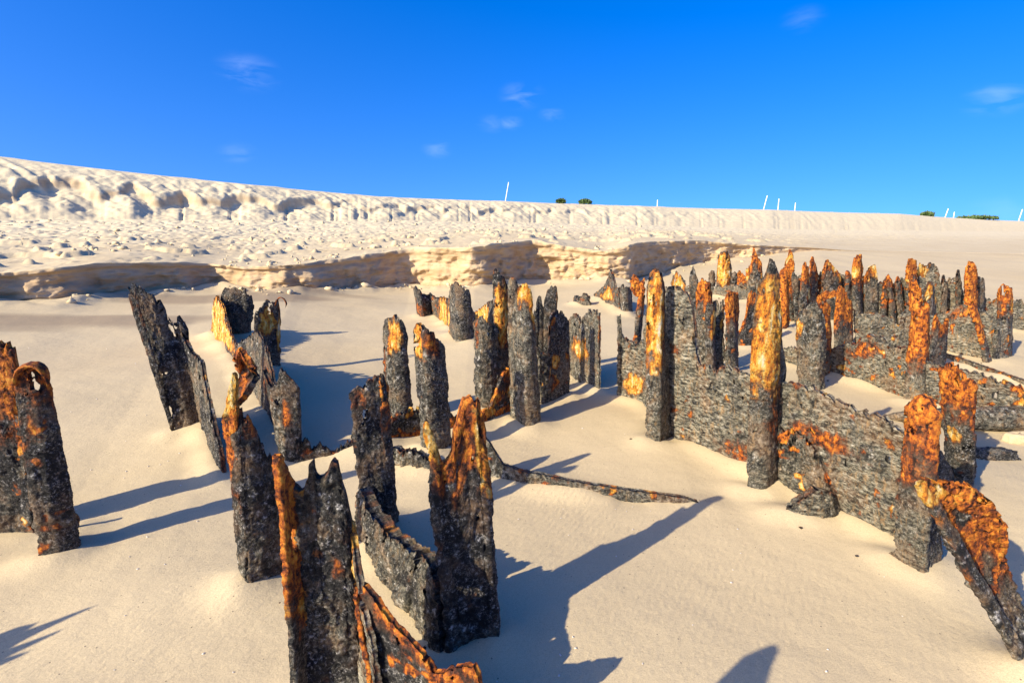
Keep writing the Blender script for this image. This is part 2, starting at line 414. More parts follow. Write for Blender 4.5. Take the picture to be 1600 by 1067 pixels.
    # posts waver in width over their height
    if Lr < .55:
        wa = min(.08 * Lr, .014)
        hv = P[..., 2].mean(1)
        lowf = lambda q, sc: fbm(np.stack([hv / sc, np.full_like(hv, sd + q), np.zeros_like(hv)], -1), 3, .65)
        dA = wa * 2.2 * lowf(21., .20); dB = wa * 2.2 * lowf(27., .20); dN = .012 * lowf(33., .25)
        uu_ = (su / Lr)[None, :]
        P = P + tan * (dA[:, None] * (1 - uu_) + dB[:, None] * uu_)[..., None]
        P[..., 1] += dN[:, None] * (np.clip(vv, 0, 1) ** .5)[:, None]
    nrm = np.cross(tan, up); nrm /= np.linalg.norm(nrm, axis=2, keepdims=True) + 1e-9
    # smooth the normals over sharp folds
    for _ in range(0):
        q = nrm.copy(); q[:, 1:-1] = (nrm[:, :-2] + nrm[:, 1:-1] + nrm[:, 2:]); nrm = q / (np.linalg.norm(q, axis=2, keepdims=True) + 1e-9)
    dtop = (1 - np.clip(vv, 0, 1))[:, None] * hh[None, :]
    dside = np.minimum(arc, Lr - arc) * np.ones((nr, 1))
    de = np.minimum(dtop, dside)
    edge = .74 + .26 * sst(0, max(thick * .6, res), de)
    S = P + sd
    c1 = fbm(S / .035, 3, .6); c2 = fbm(S / .035 + 31., 3, .6)
    c3 = np.abs(perlin(S / .012 + 3)); c4 = np.abs(perlin(S / .012 + 77))
    big = fbm(S / .16 + 11, 2) * crust * 1.0
    flake = sst(.05, .16, fbm(S * np.array([1, 1, .6]) / .10 + 51, 3)) * crust * 1.1        # layers that have not yet flaked off
    h1 = thick / 2 * edge + flake * edge + crust * (1.5 * c1 + .9 * c3) * (.4 + .6 * edge)
    h2 = thick / 2 * edge + crust * (1.5 * c2 + .9 * c4) * (.4 + .6 * edge)
    A = P + nrm * (np.maximum(h1, .002) + big)[..., None]
    Bk = P - nrm * (np.maximum(h2, .002) - big)[..., None]
    V = np.concatenate([A.reshape(-1, 3), Bk.reshape(-1, 3)])
    n = nr * nc; idx = np.arange(n).reshape(nr, nc)
    q = np.stack([idx[:-1, :-1], idx[:-1, 1:], idx[1:, 1:], idx[1:, :-1]], -1).reshape(-1, 4)
    # eaten-through holes and torn notches, mostly near the top
    hole = np.zeros((nr - 1, nc - 1), bool)
    if holes > 0:
        hn = fbm(S * np.array([1, 1, .55]) / .055 + 131, 3)[:-1, :-1]
        vc = np.clip(vv, 0, 1)[:-1, None] * np.ones((1, nc - 1))
        hole = (hn > (.52 - .22 * holes * sst(.45, 1.0, vc))) & (vc > .30)
    pad = np.ones((nr + 1, nc + 1), bool); pad[1:-1, 1:-1] = hole
    q = q.reshape(nr - 1, nc - 1, 4)[~hole]
    F = [q, (q + n)[:, ::-1]]
    dv = pad[1:-1, 1:] != pad[1:-1, :-1]                       # edges between side-by-side cells
    r_i, c_i = np.nonzero(dv); a_, b_ = idx[r_i, c_i], idx[r_i + 1, c_i]
    F.append(np.stack([a_, b_, b_ + n, a_ + n], -1))
    dh = pad[1:, 1:-1] != pad[:-1, 1:-1]
    r_i, c_i = np.nonzero(dh); a_, b_ = idx[r_i, c_i], idx[r_i, c_i + 1]
    F.append(np.stack([b_, a_, a_ + n, b_ + n], -1))
    F = np.concatenate(F)
    # colour masks: rust, yellow scale, paleness of the crust
    vn = np.clip(vv, 0, 1)[:, None] * np.ones((1, nc)); un = (su / Lr)[None, :] * np.ones((nr, 1))
    pn = fbm(S / .11 + 41, 3); pn2 = fbm(S / .09 + 63, 3); pn3 = fbm(S / .2 + 5, 2)
    pst = fbm(S * np.array([1, 1, .16]) / .035 + 91, 3)
    Rm = sst(-.22, .16, vn - (1 - rt) + .16 * pn + .24 * pst) if rt > 0 else np.zeros_like(vn)
    Rm = np.maximum(Rm, .85 * er * (1 - sst(0, .035, de)) * sst(.25, .6, vn) * sst(-.25, .25, pst + pn2))
    Rm = np.maximum(Rm, sst(.42 - rp * .5, .62 - rp * .5, pn2 + .35 * rp) * min(1, rp * 3))
    Ym = Rm * sst(.15, .55, yel + .7 * pn3 + .25 * pn)
    for (u0, v0, ru, rv, kind) in spots:
        d = np.sqrt(((un - u0) / ru) ** 2 + ((vn - v0) / rv) ** 2) + .45 * pn + .55 * pst
        sm = 1 - sst(.45, 1.25, d)
        if kind == 'y': Ym = np.maximum(Ym, sm * np.clip(.86 + .45 * pst, .35, 1)); Rm = np.maximum(Rm, sm * .8)
        elif kind == 'r': Rm = np.maximum(Rm, sm * np.clip(.62 + .8 * pst, .1, 1))
        elif kind == 'k': Rm = Rm * (1 - sm); Ym = Ym * (1 - sm)
    Tm = np.clip(tone + .42 * pn3 + .14 * (1 - sst(0, .35, vn)), 0, 1)
    mk = np.stack([Rm, Ym, Tm], -1).reshape(-1, 3)
    mk = np.concatenate([mk, mk])
    return mesh_obj(name, V, F, M_RUST, parent, mk, smooth=False)

def tube(name, parent, pts, radii, flat=1.0, nseg=14, step=.02, crust=.006, mask=(.0, .0, .5), rp=.15, tone=.5, close_noise=.03):
    """a crusted bar or rolled strip along world points"""
    _seed[0] += 1; sd = _seed[0] * 5.7
    p = np.array(pts, float); r = np.array(radii, float)
    seg = np.linalg.norm(np.diff(p, axis=0), axis=1); s = np.concatenate([[0], np.cumsum(seg)])
    n = max(6, int(s[-1] / step)); ss = np.linspace(0, s[-1], n)
    c = np.stack([np.interp(ss, s, p[:, k]) for k in range(3)], -1); rr = np.interp(ss, s, r)
    for _ in range(2): c[1:-1] = (c[:-2] + 2 * c[1:-1] + c[2:]) / 4
    t = np.gradient(c, axis=0); t /= np.linalg.norm(t, axis=1)[:, None] + 1e-9
    ref = np.array([0.02, 1.0, .05]); a = np.cross(t, ref); a /= np.linalg.norm(a, axis=1)[:, None] + 1e-9; b = np.cross(t, a)
    an = np.linspace(0, 2 * math.pi, nseg, endpoint=False)
    ring = a[:, None] * np.cos(an)[None, :, None] * flat + b[:, None] * np.sin(an)[None, :, None]
    V = c[:, None] + ring * rr[:, None, None]
    nn = fbm(V / .05 + sd, 3); V = V + ring / (np.linalg.norm(ring, axis=2, keepdims=True)) * (nn * crust * 2)[..., None]
    V = np.concatenate([V.reshape(-1, 3), c[:1] - t[:1] * rr[0] * .5, c[-1:] + t[-1:] * rr[-1] * .5])
    idx = np.arange(n * nseg).reshape(n, nseg); nx = np.roll(idx, -1, 1)
    F = np.stack([idx[:-1], nx[:-1], nx[1:], idx[1:]], -1).reshape(-1, 4)
    e0, e1 = n * nseg, n * nseg + 1
    cap = np.concatenate([np.stack([nx[0], idx[0], np.full(nseg, e0), np.full(nseg, e0)], -1), np.stack([idx[-1], nx[-1], np.full(nseg, e1), np.full(nseg, e1)], -1)])
    pn = fbm(V / .1 + sd, 3)
    mk = np.stack([np.clip(mask[0] + rp * 2 * pn, 0, 1), np.clip(np.full(len(V), mask[1]) + .3 * pn * (mask[1] > 0), 0, 1), np.clip(tone + .3 * pn, 0, 1)], -1)
    V2 = V; tri = cap[:, :3]
    # triangles as quads split along the ring centre
    Fq = [tuple(f) for f in F] + [tuple(f) for f in tri]
    me_o = mesh_obj_mixed(name, V2, Fq, M_RUST, parent, mk)
    return me_o
def mesh_obj_mixed(name, V, F, mat, parent=None, mask=None, smooth=True):
    V = np.asarray(V, float)
    origin = np.array(parent.location) if parent is not None else np.array([V[:, 0].mean(), V[:, 1].mean(), V[:, 2].min()])
    me = bpy.data.meshes.new(name); me.from_pydata((V - origin).tolist(), [], [tuple(int(i) for i in f) for f in F])
    if smooth: me.polygons.foreach_set('use_smooth', np.ones(len(me.polygons), dtype=bool))
    if mask is not None:
        ca = me.color_attributes.new('mask', 'FLOAT_COLOR', 'POINT')
        ca.data.foreach_set('color', np.concatenate([mask, np.ones((len(mask), 1))], 1).astype(np.float32).ravel())
    me.materials.append(mat)
    o = bpy.data.objects.new(name, me); COL.objects.link(o)
    if parent is not None: o.parent = parent
    else: o.location = origin
    return o

def lump(name, parent, centre, size, mat=None, tone=.4, rp=.1, n=22, rough=.35, rot=0.):
    """an angular broken lump"""
    _seed[0] += 1; sd = _seed[0] * 3.9
    u = np.linspace(0, 2 * math.pi, n, endpoint=False); vv = np.linspace(.02, math.pi - .02, n // 2 + 1)
    U, W = np.meshgrid(u, vv)
    d = np.stack([np.cos(U) * np.sin(W), np.sin(U) * np.sin(W), np.cos(W)], -1)
    k = 1 + rough * fbm(d * 1.3 + sd, 2) + .18 * fbm(d * 5 + sd, 2)
    d = np.sign(d) * np.abs(d) ** .8
    V = d * k[..., None] * np.array(size)
    ca, sa = math.cos(rot), math.sin(rot)
    V = np.stack([V[..., 0] * ca - V[..., 1] * sa, V[..., 0] * sa + V[..., 1] * ca, V[..., 2]], -1) + np.array(centre)
    nr, nc = U.shape; idx = np.arange(nr * nc).reshape(nr, nc); nx = np.roll(idx, -1, 1)
    F = np.stack([idx[:-1], nx[:-1], nx[1:], idx[1:]], -1).reshape(-1, 4)
    V = V.reshape(-1, 3); pn = fbm(V / .07 + sd, 3)
    mk = np.stack([np.clip(rp * 2 * (pn + .2), 0, 1), 0 * pn, np.clip(tone + .4 * pn, 0, 1)], -1)
    F = [tuple(f) for f in F] + [tuple(idx[0]), tuple(idx[-1][::-1])]
    return mesh_obj_mixed(name, V, F, mat or M_RUST, parent, mk)

# ================================================================== the beach: one sheet from under the camera over both scarps to the horizon
def build_ground():
    dense = np.radians(np.linspace(-47, 47, 800))
    left = np.radians(np.linspace(-86, -47.4, 46)); right = np.radians(np.linspace(47.4, 86, 46))
    TH = np.concatenate([left, dense, right]); nc = len(TH)
    jit = n2(TH * 40, TH * 0, 1.0, 2.2, 3)
    r1 = np.interp(TH, sth, sr); zb = np.interp(TH, sth, szb); zt = np.interp(TH, sth, szt)
    ker = np.hanning(15)[1:-1]; ker /= ker.sum()
    soft = lambda q: np.convolve(np.pad(q, 6, mode='edge'), ker, mode='valid')
    r1 = soft(r1); zb = soft(zb); zt = soft(zt)
    hs_ = zt - zb
    # broken lip and foot lines
    wig = .32 * n2(TH * 13, TH * 0 + 3, 1.0, 8.8, 4) * np.clip(hs_ / .3, 0, 1)
    zt0 = zt.copy(); zt = zt + .06 * n2(TH * 30, TH * 0, 1.0, 4.4, 4) * np.clip(hs_ / .3, 0, 1)
    r1 = r1 + wig
    rb = np.interp(TH, bth, br); zb2 = np.interp(TH, bth, bz)
    rc = np.interp(TH, cth, cr); zc = np.interp(TH, cth, cz)
    sn, cs = np.sin(TH), np.cos(TH)
    rows = []; masks = []
    def put(R, Z, dry, cliff, damp=None):
        X = PIV[0] + R * sn; Y = PIV[1] + R * cs
        rows.append(np.stack([X, Y, Z], -1))
        dm = np.zeros_like(R) if damp is None else damp
        masks.append(np.stack([np.clip(dry, 0, 1) + 0 * R, np.clip(cliff, 0, 1) + 0 * R, np.clip(dm, 0, 1)], -1))
    # foreground up to the foot of the low scarp
    n1 = 440
    for r in np.linspace(.5, 3.4, 16)[:-1]:
        R = np.full(nc, r); X = R * sn; Y = PIV[1] + R * cs
        put(R, near_z(X, Y), 0, 0)
    for k in range(n1 + 1):
        f = k / n1; R = 3.4 * (r1 / 3.4) ** f
        X = R * sn; Y = PIV[1] + R * cs
        z = near_z(X, Y)
        if k >= n1 - 14:                      # hand over to the scarp foot
            q = (k - (n1 - 14)) / 14; z = z * (1 - q) + zb * q
        near_f = np.clip(1 - (r1 - R) / .75, 0, 1)                   # slumped crumbs at the foot
        z = z + np.clip(hs_ / .3, 0, 1) * near_f ** 1.6 * (1 - near_f ** 8) * (.10 + .22 * n2(X, Y, 1.4, 36., 3))
        damp = .75 * sst(.22, .5, n2(X * .45 + Y * .3, Y * 1.5 - X * .5, .5, 6.6, 3) + .25 * sst(-2.5, -5, X)) * sst(4.0, 5.5, Y) * (X < -1.2)
        put(R, z, .12 + .25 * n2(X, Y, .35, 9.1, 2), 0, damp)
    # face of the low scarp
    n3 = 64
    calm = .55 + .55 * sst(-.12, .08, TH)                 # the left reach is smooth, the right one crumbles
    prof_n = n2(TH * 9, TH * 0, 1.0, 12., 2)
    hang = np.clip(.10 + .35 * prof_n, -.06, .32) * np.clip(hs_ / .4, 0, 1)       # positive: sloping, negative: undercut
    under = .13 * sst(.0, .35, n2(TH * 8, TH * 0, 1.0, 33., 2)) * np.clip(hs_ / .4, 0, 1)
    for k in range(1, n3 + 1):
        f = k / n3
        R = r1 + hang * f + under * math.sin(math.pi * min(1, f * 1.25)) * 1.0
        Z = zb + hs_ * f
        Pq = np.stack([R * sn, R * cs, Z], -1)
        amp = np.clip(hs_ / .35, 0, 1) * math.sin(math.pi * min(1, .12 + f)) ** .5 if f < .88 else np.clip(hs_ / .35, 0, 1) * .6
        rg = fbm(Pq * np.array([1.9, 1.9, 2.6]) + 3, 3); fl = fbm(Pq * np.array([4.5, 4.5, 6.]) + 9, 4, .6); crk = np.abs(fbm(Pq * np.array([1.7, 1.7, 1.0]) + 29, 2))
        st = perlin(np.stack([R * sn * .9, R * cs * .9, Z * 20], -1))
        R = R + (.30 * rg + .16 * fl * calm - .16 * calm * (1 - sst(0, .10, crk)) * 0 + .10 * calm * np.minimum(crk, .3) + .022 * st) * amp - .07 * np.clip(hs_ / .3, 0, 1) * float(sst(.80, .92, np.array(f)))
        cm = sst(0, .12, hs_) * (1 - .75 * sst(.93, 1.0, f))
        put(R, Z, .15, cm)
    re = R
    # bench between the scarps
    n4 = 190
    for k in range(1, n4 + 1):
        f = k / n4; g = .35 * f + .65 * f ** 2.2 if False else f ** 1.45
        R = re + (rb - re) * g; X = R * sn; Y = PIV[1] + R * cs
        zq = zt + (zt0 - zt) * sst(0, .07, g); zz = zq + (zb2 - zq) * (.55 * g + .45 * g * g)
        rough = (.25 + .75 * sst(.1, .55, g)) * np.clip(1.1 - (rb - re) / 95, .25, 1)
        lum = np.abs(n2(X * .7 + Y * .2, Y * 1.5, 1.1, 21., 3)); feet = n2(X * .8, Y * 1.3, 2.9, 27., 2)
        zz = zz + rough * (.08 * (lum - .15) + .09 * n2(X, Y, .7, 14., 3) - .10 * sst(.2, .34, feet) + .045 * n2(X, Y, 6., 3.3, 3)) * sst(0, .06, g)
        # slabs broken from the lip
        zz = zz + .09 * sst(.22, .34, n2(X, Y, 1.15, 51., 3)) * sst(.01, .08, g) * (1 - sst(.35, .6, g)) * np.clip(hs_ / .3, 0, 1)
        put(R, zz, .30 + .75 * sst(.05, .9, g) + .35 * n2(X, Y, .8, 2., 2), 0)
    zlast = zz
    # face of the dune: loose fans below, gullied heads above
    n5 = 110
    X0 = rb * sn; Y0 = PIV[1] + rb * cs
    along = (X0 + .65 * Y0) / 1.193
    big = n2(along, along * 0, .42, 61., 3); med = n2(along, along * 0, 1.15, 71., 2)
    buttress = 1 - 2.0 * np.abs(n2(along, along * 0, .55, 81., 2))            # sharp heads
    hgt = zc - zlast
    decay = np.interp(TH, cth, np.clip((1250 - np.array([r[0] for r in UC])) / 900., 0, 1))
    # foot of the broken heads: scallops of a few metres
    cell = along / 2.3 + .5 * n2(along, along * 0, .35, 88., 2)
    saw = cell - np.floor(cell)
    bay = np.sin(np.pi * saw) ** 2
    edge0 = np.clip(.36 + .20 * bay + .28 * n2(along, along * 0, .33, 82., 2) + .12 * n2(along, along * 0, 1.3, 81., 3), .30, .8)
    drop = np.clip(.20 + .30 * n2(along, along * 0, .45, 64., 3), .02, .32) * decay
    fanh = .14 * np.sin(np.pi * saw) ** 2 * decay
    for k in range(1, n5 + 1):
        f = k / n5
        R = rb + (rc - rb) * f; X = R * sn; Y = PIV[1] + R * cs
        P0 = np.stack([X, Y, zlast + hgt * f], -1)
        ed = np.maximum(edge0 + .16 * fbm(P0 * .8 + 5, 3), .26)
        up = 1 - (1 - f) ** 1.25
        lo = up - drop * np.clip(f / .25, 0, 1) + fanh * np.clip(1 - np.abs(f - .25) / .25, 0, 1)
        hi = sst(0, 1, (f - ed) / .10)
        p = np.clip(lo * (1 - hi) + up * hi, 0, 1.02)
        P3 = np.stack([X, Y, zlast + hgt * p], -1)
        skew = along * .75 + 2.2 * f
        flute = n2(skew, along * .12, 2.2, 91., 3)
        lumps = fbm(P3 * np.array([.9, .9, 1.2]) + 5, 4); fine = fbm(P3 * np.array([4., 4., 5.]) + 8, 3)
        env = math.sin(math.pi * min(1, .05 + f * .95)) ** .7
        Z = zlast + hgt * p + env * ((.35 + .65 * decay) * (.26 * flute * np.clip(.15 + 1.6 * (big + .25), 0, 1) + .15 * (np.abs(lumps) * 2 - .3)) + .05 * fine)
        head = sst(.15, .9, hi * (1 - hi) * 4)
        put(R, Z, .75 + .3 * f, .75 * head * decay * sst(.02, .12, drop))
    ztop = Z
    for k in range(1, 46):
        f = k / 45; R = rc + (f ** 3.2) * (900 - rc) + f * 6
        X = R * sn; Y = PIV[1] + R * cs
        Z = zc + (ztop - zc) * (1 - sst(0, .3, f)) + .10 * n2(X, Y, .5, 23., 3) * (1 - sst(.2, .6, f)) - .6 * sst(.2, .8, f)
        # small humps that carry the stakes
        put(R, Z, 1.0, 0)
    V = np.concatenate(rows); mk = np.concatenate(masks); nr = len(rows)
    idx = np.arange(nr * nc).reshape(nr, nc)
    F = np.stack([idx[:-1, :-1], idx[:-1, 1:], idx[1:, 1:], idx[1:, :-1]], -1).reshape(-1, 4)
    g = mesh_obj('sand_beach', V, F, M_SAND, None, mk, origin=np.zeros(3))
    tag(g, kind='structure')
    info = dict(nc=nc, n_fore=15 + n1 + 1, b0=15 + n1 + 1 + n3, b1=15 + n1 + 1 + n3 + n4, c1=15 + n1 + 1 + n3 + n4 + n5, V=V, TH=TH)
    return g, info
GROUND, GI = build_ground()

def drift_sand():
    """small collars and scour hollows where steel stands in the sand"""
    me = GROUND.data
    x0, x1, y0, y1, c = -8., 16., .2, 15., .02
    nx, ny = int((x1 - x0) / c), int((y1 - y0) / c)
    ras = np.zeros((nx, ny))
    k = 14; gx, gy = np.meshgrid(np.arange(-k, k + 1), np.arange(-k, k + 1), indexing='ij')
    dd = np.hypot(gx, gy) * c
    for B in BASES:
        seg = np.linalg.norm(np.diff(B, axis=0), axis=1); s = np.concatenate([[0], np.cumsum(seg)])
        n = max(2, int(s[-1] / .03)); ss = np.linspace(0, s[-1], n)
        for q in ss:
            x, y = np.interp(q, s, B[:, 0]), np.interp(q, s, B[:, 1])
            a = float(n2(np.array([x]), np.array([y]), 2.2, 44., 2)[0])
            h = .03 + .085 * a; wd = .09 + .06 * abs(a)
            i, j = int((x - x0) / c), int((y - y0) / c)
            if k < i < nx - k - 1 and k < j < ny - k - 1:
                st = h * np.exp(-(dd / wd) ** 2)
                sub = ras[i - k:i + k + 1, j - k:j + k + 1]
                ras[i - k:i + k + 1, j - k:j + k + 1] = np.where(np.abs(st) > np.abs(sub), st, sub)
    for _ in range(3):
        ras[1:-1, 1:-1] = (ras[1:-1, 1:-1] * 2 + ras[:-2, 1:-1] + ras[2:, 1:-1] + ras[1:-1, :-2] + ras[1:-1, 2:]) / 6
    co = np.empty(len(me.vertices) * 3, dtype=np.float32); me.vertices.foreach_get('co', co); co = co.reshape(-1, 3)
    nf = GI['n_fore'] * GI['nc']
    i = ((co[:nf, 0] - x0) / c); j = ((co[:nf, 1] - y0) / c)
    ok = (i > 1) & (i < nx - 2) & (j > 1) & (j < ny - 2)
    ii = np.clip(i, 0, nx - 2).astype(int); jj = np.clip(j, 0, ny - 2).astype(int); fi = np.clip(i - ii, 0, 1); fj = np.clip(j - jj, 0, 1)
    val = ras[ii, jj] * (1 - fi) * (1 - fj) + ras[ii + 1, jj] * fi * (1 - fj) + ras[ii, jj + 1] * (1 - fi) * fj + ras[ii + 1, jj + 1] * fi * fj
    co[:nf, 2] += np.where(ok, val, 0)
    me.vertices.foreach_set('co', co.ravel()); me.update()

# ================================================================== the rusted steel
# --- left edge
t = thing('steel_bulkhead', 'dark rusted plate and two orange-topped posts at the left edge of the picture', 'wreck', 60, 850)
sheet('post', t, [(62, 877, 24, 600), (74, 876, 32, 580), (92, 873, 50, 573), (108, 868, 62, 577), (119, 864, 71, 592)], .03, tone=.18, rt=.10, yel=-.2, rp=.25, spots=[(.1, .72, .25, .1, 'r'), (.9, .7, .2, .1, 'r')])
sheet('flange', t, [(110, 832, 108, 797), (118, 831, 115, 799), (126, 828, 123, 806)], .02, tone=.1, rt=0, rp=.05)
D0 = hit(90, 872)[0][1]
tube('curled_cap', t, at_depth([27, 30, 40, 52, 63, 72, 76, 74], [600, 580, 570, 567, 570, 580, 592, 606], D0 + np.linspace(-.03, .0, 8)), [.022, .03, .032, .03, .026, .022, .016, .007], flat=.35, mask=(.9, .15, .2), rp=.2, tone=.2)
sheet('post', t, [(-34, 836, -30, 560), (-20, 834, -20, 540), (0, 832, -2, 534), (14, 831, 12, 533), (24, 830, 22, 548), (34, 829, 30, 578)], .04, tone=.15, rt=.30, yel=-.2, rp=.2, jag=.03)
sheet('plate', t, [(-90, 834, -95, 690), (-40, 833, -45, 680), (0, 830, -4, 692), (12, 830, 8, 688), (30, 831, 22, 650), (53, 833, 42, 640)], .02, tone=.12, rt=.0, rp=.4, jag=.02)

# --- leaning channel
t = thing('channel_post', 'black crusted channel leaning left with a sloping side flange, right of left-edge posts', 'post', 295, 670)
sheet('web', t, [(274, 675, 198, 449), (280, 674, 206, 442), (287, 672, 222, 450), (293, 671, 233, 460), (298, 670, 246, 462), (302, 669, 254, 487), (307, 667, 272, 505), (310, 666, 282, 493), (317, 663, 291, 524)], .035, tone=.22, rt=0, rp=.12, jag=.02, side=.02, dy=.10)
sheet('flange', t, [(268, 678, 200, 462), (276, 676, 212, 452)], .03, tone=.22, rt=0, rp=.05, jag=.02, side=.025, dy=.05)
sheet('flange', t, [(316, 663, 290, 528), (323, 681, 304, 553), (329, 697, 315, 560), (337, 719, 329, 628), (344, 738, 342, 684), (351, 748, 352, 738)], .024, tone=.28, rt=0, rp=.05, side=.012)

# --- cream-sided channel
t = thing('channel_post', 'broken channel with cream-yellow side and curled strap beyond the loop-topped post', 'wreck', 400, 610)
sheet('flange', t, [(331, 523, 335, 468), (337, 529, 340, 462), (346, 540, 350, 480), (358, 553, 362, 522), (366, 562, 370, 538), (380, 586, 388, 528), (394, 606, 402, 518), (410, 635, 416, 535), (425, 661, 428, 590), (440, 692, 442, 625), (450, 712, 453, 670), (457, 724, 459, 705)],
      .02, tone=.3, rt=0, rp=.1, spots=[(.12, .5, .2, .75, 'y'), (.3, .6, .1, .5, 'y'), (.8, .6, .06, .4, 'r')])
sheet('web', t, [(338, 526, 344, 466), (342, 526, 348, 456), (346, 526, 351, 449), (358, 526, 366, 450), (374, 525, 383, 447), (377, 525, 385, 458), (385, 524, 393, 463), (391, 523, 396, 478)], .03, tone=.3, rt=0, rp=.1, jag=.02, crust=.01)
sheet('plate', t, [(397, 578, 396, 494), (403, 578, 403, 483), (414, 577, 417, 469), (422, 576, 428, 474), (430, 576, 434, 470), (438, 575, 439, 490)], .016, tone=.4, rt=0, rp=.05, spots=[(.45, .72, .4, .22, 'y'), (.9, .6, .1, .5, 'y')])
D0 = hit(420, 577)[0][1]
tube('curled_strap', t, at_depth([430, 433, 438, 444, 448, 446], [478, 468, 464, 467, 474, 481], [D0] * 6), [.014, .016, .016, .015, .012, .006], flat=.3, mask=(.7, 0, .2), step=.012)
sheet('post', t, [(438, 716, 414, 572), (443, 719, 419, 588), (449, 722, 426, 604), (453, 723, 435, 598), (457, 724, 440, 571), (462, 724, 447, 580), (468, 722, 466, 622)], .03, tone=.3, rt=0, rp=.15, side=.015, spots=[(.45, .55, .12, .2, 'r')])
sheet('low_plate', t, [(457, 725, 464, 684), (480, 722, 482, 692), (500, 719, 498, 697), (525, 715, 525, 701), (540, 712, 540, 694), (556, 709, 556, 688)], .035, tone=.15, rt=0, rp=.25, jag=.02)

# --- loop-topped post
t = thing('steel_post', 'black post with orange rust loop on top, left of the large channel', 'post', 415, 908)
sheet('web', t, [(386, 917, 360, 680), (392, 917, 366, 668), (399, 915, 371, 636), (406, 913, 384, 653), (414, 910, 394, 664), (424, 904, 401, 688), (432, 899, 410, 702), (437, 896, 416, 714), (441, 894, 425, 709), (446, 891, 430, 722), (453, 887, 442, 760)], .026, tone=.16, rt=0, rp=.15, jag=.02, spots=[(.28, .97, .14, .10, 'r')])
sheet('flange', t, [(381, 908, 352, 664), (385, 912, 356, 640), (390, 916, 362, 600), (393, 917, 369, 566)], .022, tone=.3, rt=.33, yel=.15, rp=.1, side=.012, spots=[(.5, .8, .6, .2, 'r')])
D0 = hit(390, 914)[0][1]
sheet('rust_leaf', t, [(358, 640, 364, 566), (364, 634, 369, 552), (372, 632, 374, 545), (381, 622, 383, 556), (389, 610, 391, 568), (395, 596, 396, 580)], .02, depth=D0 + .02, tone=.1, rt=.35, yel=.1, rp=.55, bulge=.05, spots=[(.4, .35, .3, .3, 'r')])

# --- big foreground channel
t = thing('channel_post', 'large dark channel with bright orange left flange, cut by bottom edge', 'post', 530, 1096)
EB = [(486, 1100, 455, 752), (496, 1100, 470, 766), (500, 1100, 478, 762), (503, 1100, 480, 747), (508, 1100, 485, 741), (510, 1100, 486, 722), (513, 1100, 491, 718), (517, 1099, 495, 741), (527, 1099, 506, 741), (537, 1098, 516, 729), (541, 1098, 521, 717), (547, 1098, 529, 723), (551, 1097, 532, 746), (560, 1096, 541, 768), (568, 1095, 551, 815)]
sheet('web', t, EB, .03, tone=.2, rt=0, rp=.14, jag=.005, holes=0, crust=.009, spots=[(.05, .9, .12, .1, 'r'), (.7, .6, .1, .04, 'r')])
sheet('flange', t, [(463, 1138, 429, 706), (469, 1128, 434, 702), (476, 1116, 441, 722), (486, 1101, 455, 752), (496, 1100, 465, 764)], .02, tone=.45, rt=.58, yel=.18, rp=.25, side=.012, jag=.02)
sheet('flange', t, [(560, 1096, 543, 800), (568, 1096, 551, 812), (574, 1104, 556, 850), (583, 1116, 561, 884), (594, 1132, 572, 950), (604, 1148, 584, 1010)], .018, tone=.8, rt=0, rp=.2, side=.01, spots=[(.15, .9, .15, .2, 'y')])

# --- nearest spike
t = thing('steel_plate', 'jagged orange-edged spike of plate at the bottom edge, right of the large channel', 'wreck', 690, 1112)
FB = [(598, 1116, 557, 920), (603, 1119, 562, 913), (609, 1122, 569, 911), (622, 1129, 582, 927), (636, 1137, 598, 948), (658, 1149, 624, 982), (671, 1156, 638, 994), (688, 1166, 659, 1017), (696, 1170, 669, 1025), (704, 1174, 678, 1050), (717, 1181, 694, 1050), (728, 1188, 706, 1043), (750, 1200, 733, 1037), (757, 1203, 741, 1035), (765, 1208, 750, 1056)]
sheet('plate', t, FB, .02, res=.005, tone=.16, rt=.08, yel=-.15, rp=.3, jag=.008, spots=[(.85, .9, .15, .2, 'r')])
sheet('flange', t, [(588, 1134, 554, 936), (592, 1127, 556, 924), (598, 1116, 559, 914)], .016, res=.005, tone=.4, rt=.9, yel=.1, rp=.4)

# --- central frame
t = thing('bulkhead_frame', 'black frame of two posts joined by a low pale-topped plate, centre foreground', 'wreck', 640, 930)
sheet('post', t, [(566, 838, 545, 616), (570, 838, 548, 610), (580, 836, 556, 607), (592, 833, 570, 598), (605, 830, 586, 588), (615, 828, 597, 583)], .03, tone=.13, rt=0, rp=.08, jag=.014, spots=[(.2, .93, .2, .07, 'r'), (.95, .9, .12, .14, 'r')])
sheet('flange', t, [(606, 831, 588, 592), (614, 829, 597, 585), (624, 823, 604, 604)], .018, tone=.3, rt=.25, yel=.1, rp=.15, side=.012)
sheet('low_plate', t, [(566, 840, 563, 768), (572, 848, 572, 763), (590, 874, 586, 792), (618, 914, 613, 828), (642, 942, 640, 846), (657, 961, 660, 858), (670, 987, 676, 868), (684, 1003, 686, 892), (699, 1018, 694, 915)], .07, tone=.42, rt=0, rp=.1, jag=.02, crust=.011)
sheet('post', t, [(697, 1019, 661, 662), (701, 1020, 666, 655), (706, 1018, 672, 668), (713, 1015, 680, 702), (719, 1012, 686, 722), (726, 1010, 700, 716), (732, 1008, 706, 704), (736, 1007, 708, 672), (743, 1005, 717, 640), (749, 1003, 724, 620), (757, 1002, 736, 618), (765, 1001, 746, 622), (770, 1002, 750, 645), (774, 1003, 753, 690)],
      .03, tone=.13, rt=.12, yel=.12, rp=.12, jag=.012, spots=[(.03, .93, .10, .12, 'y'), (.62, .86, .12, .15, 'y'), (.40, .78, .2, .08, 'r'), (.25, .86, .10, .05, 'k')])
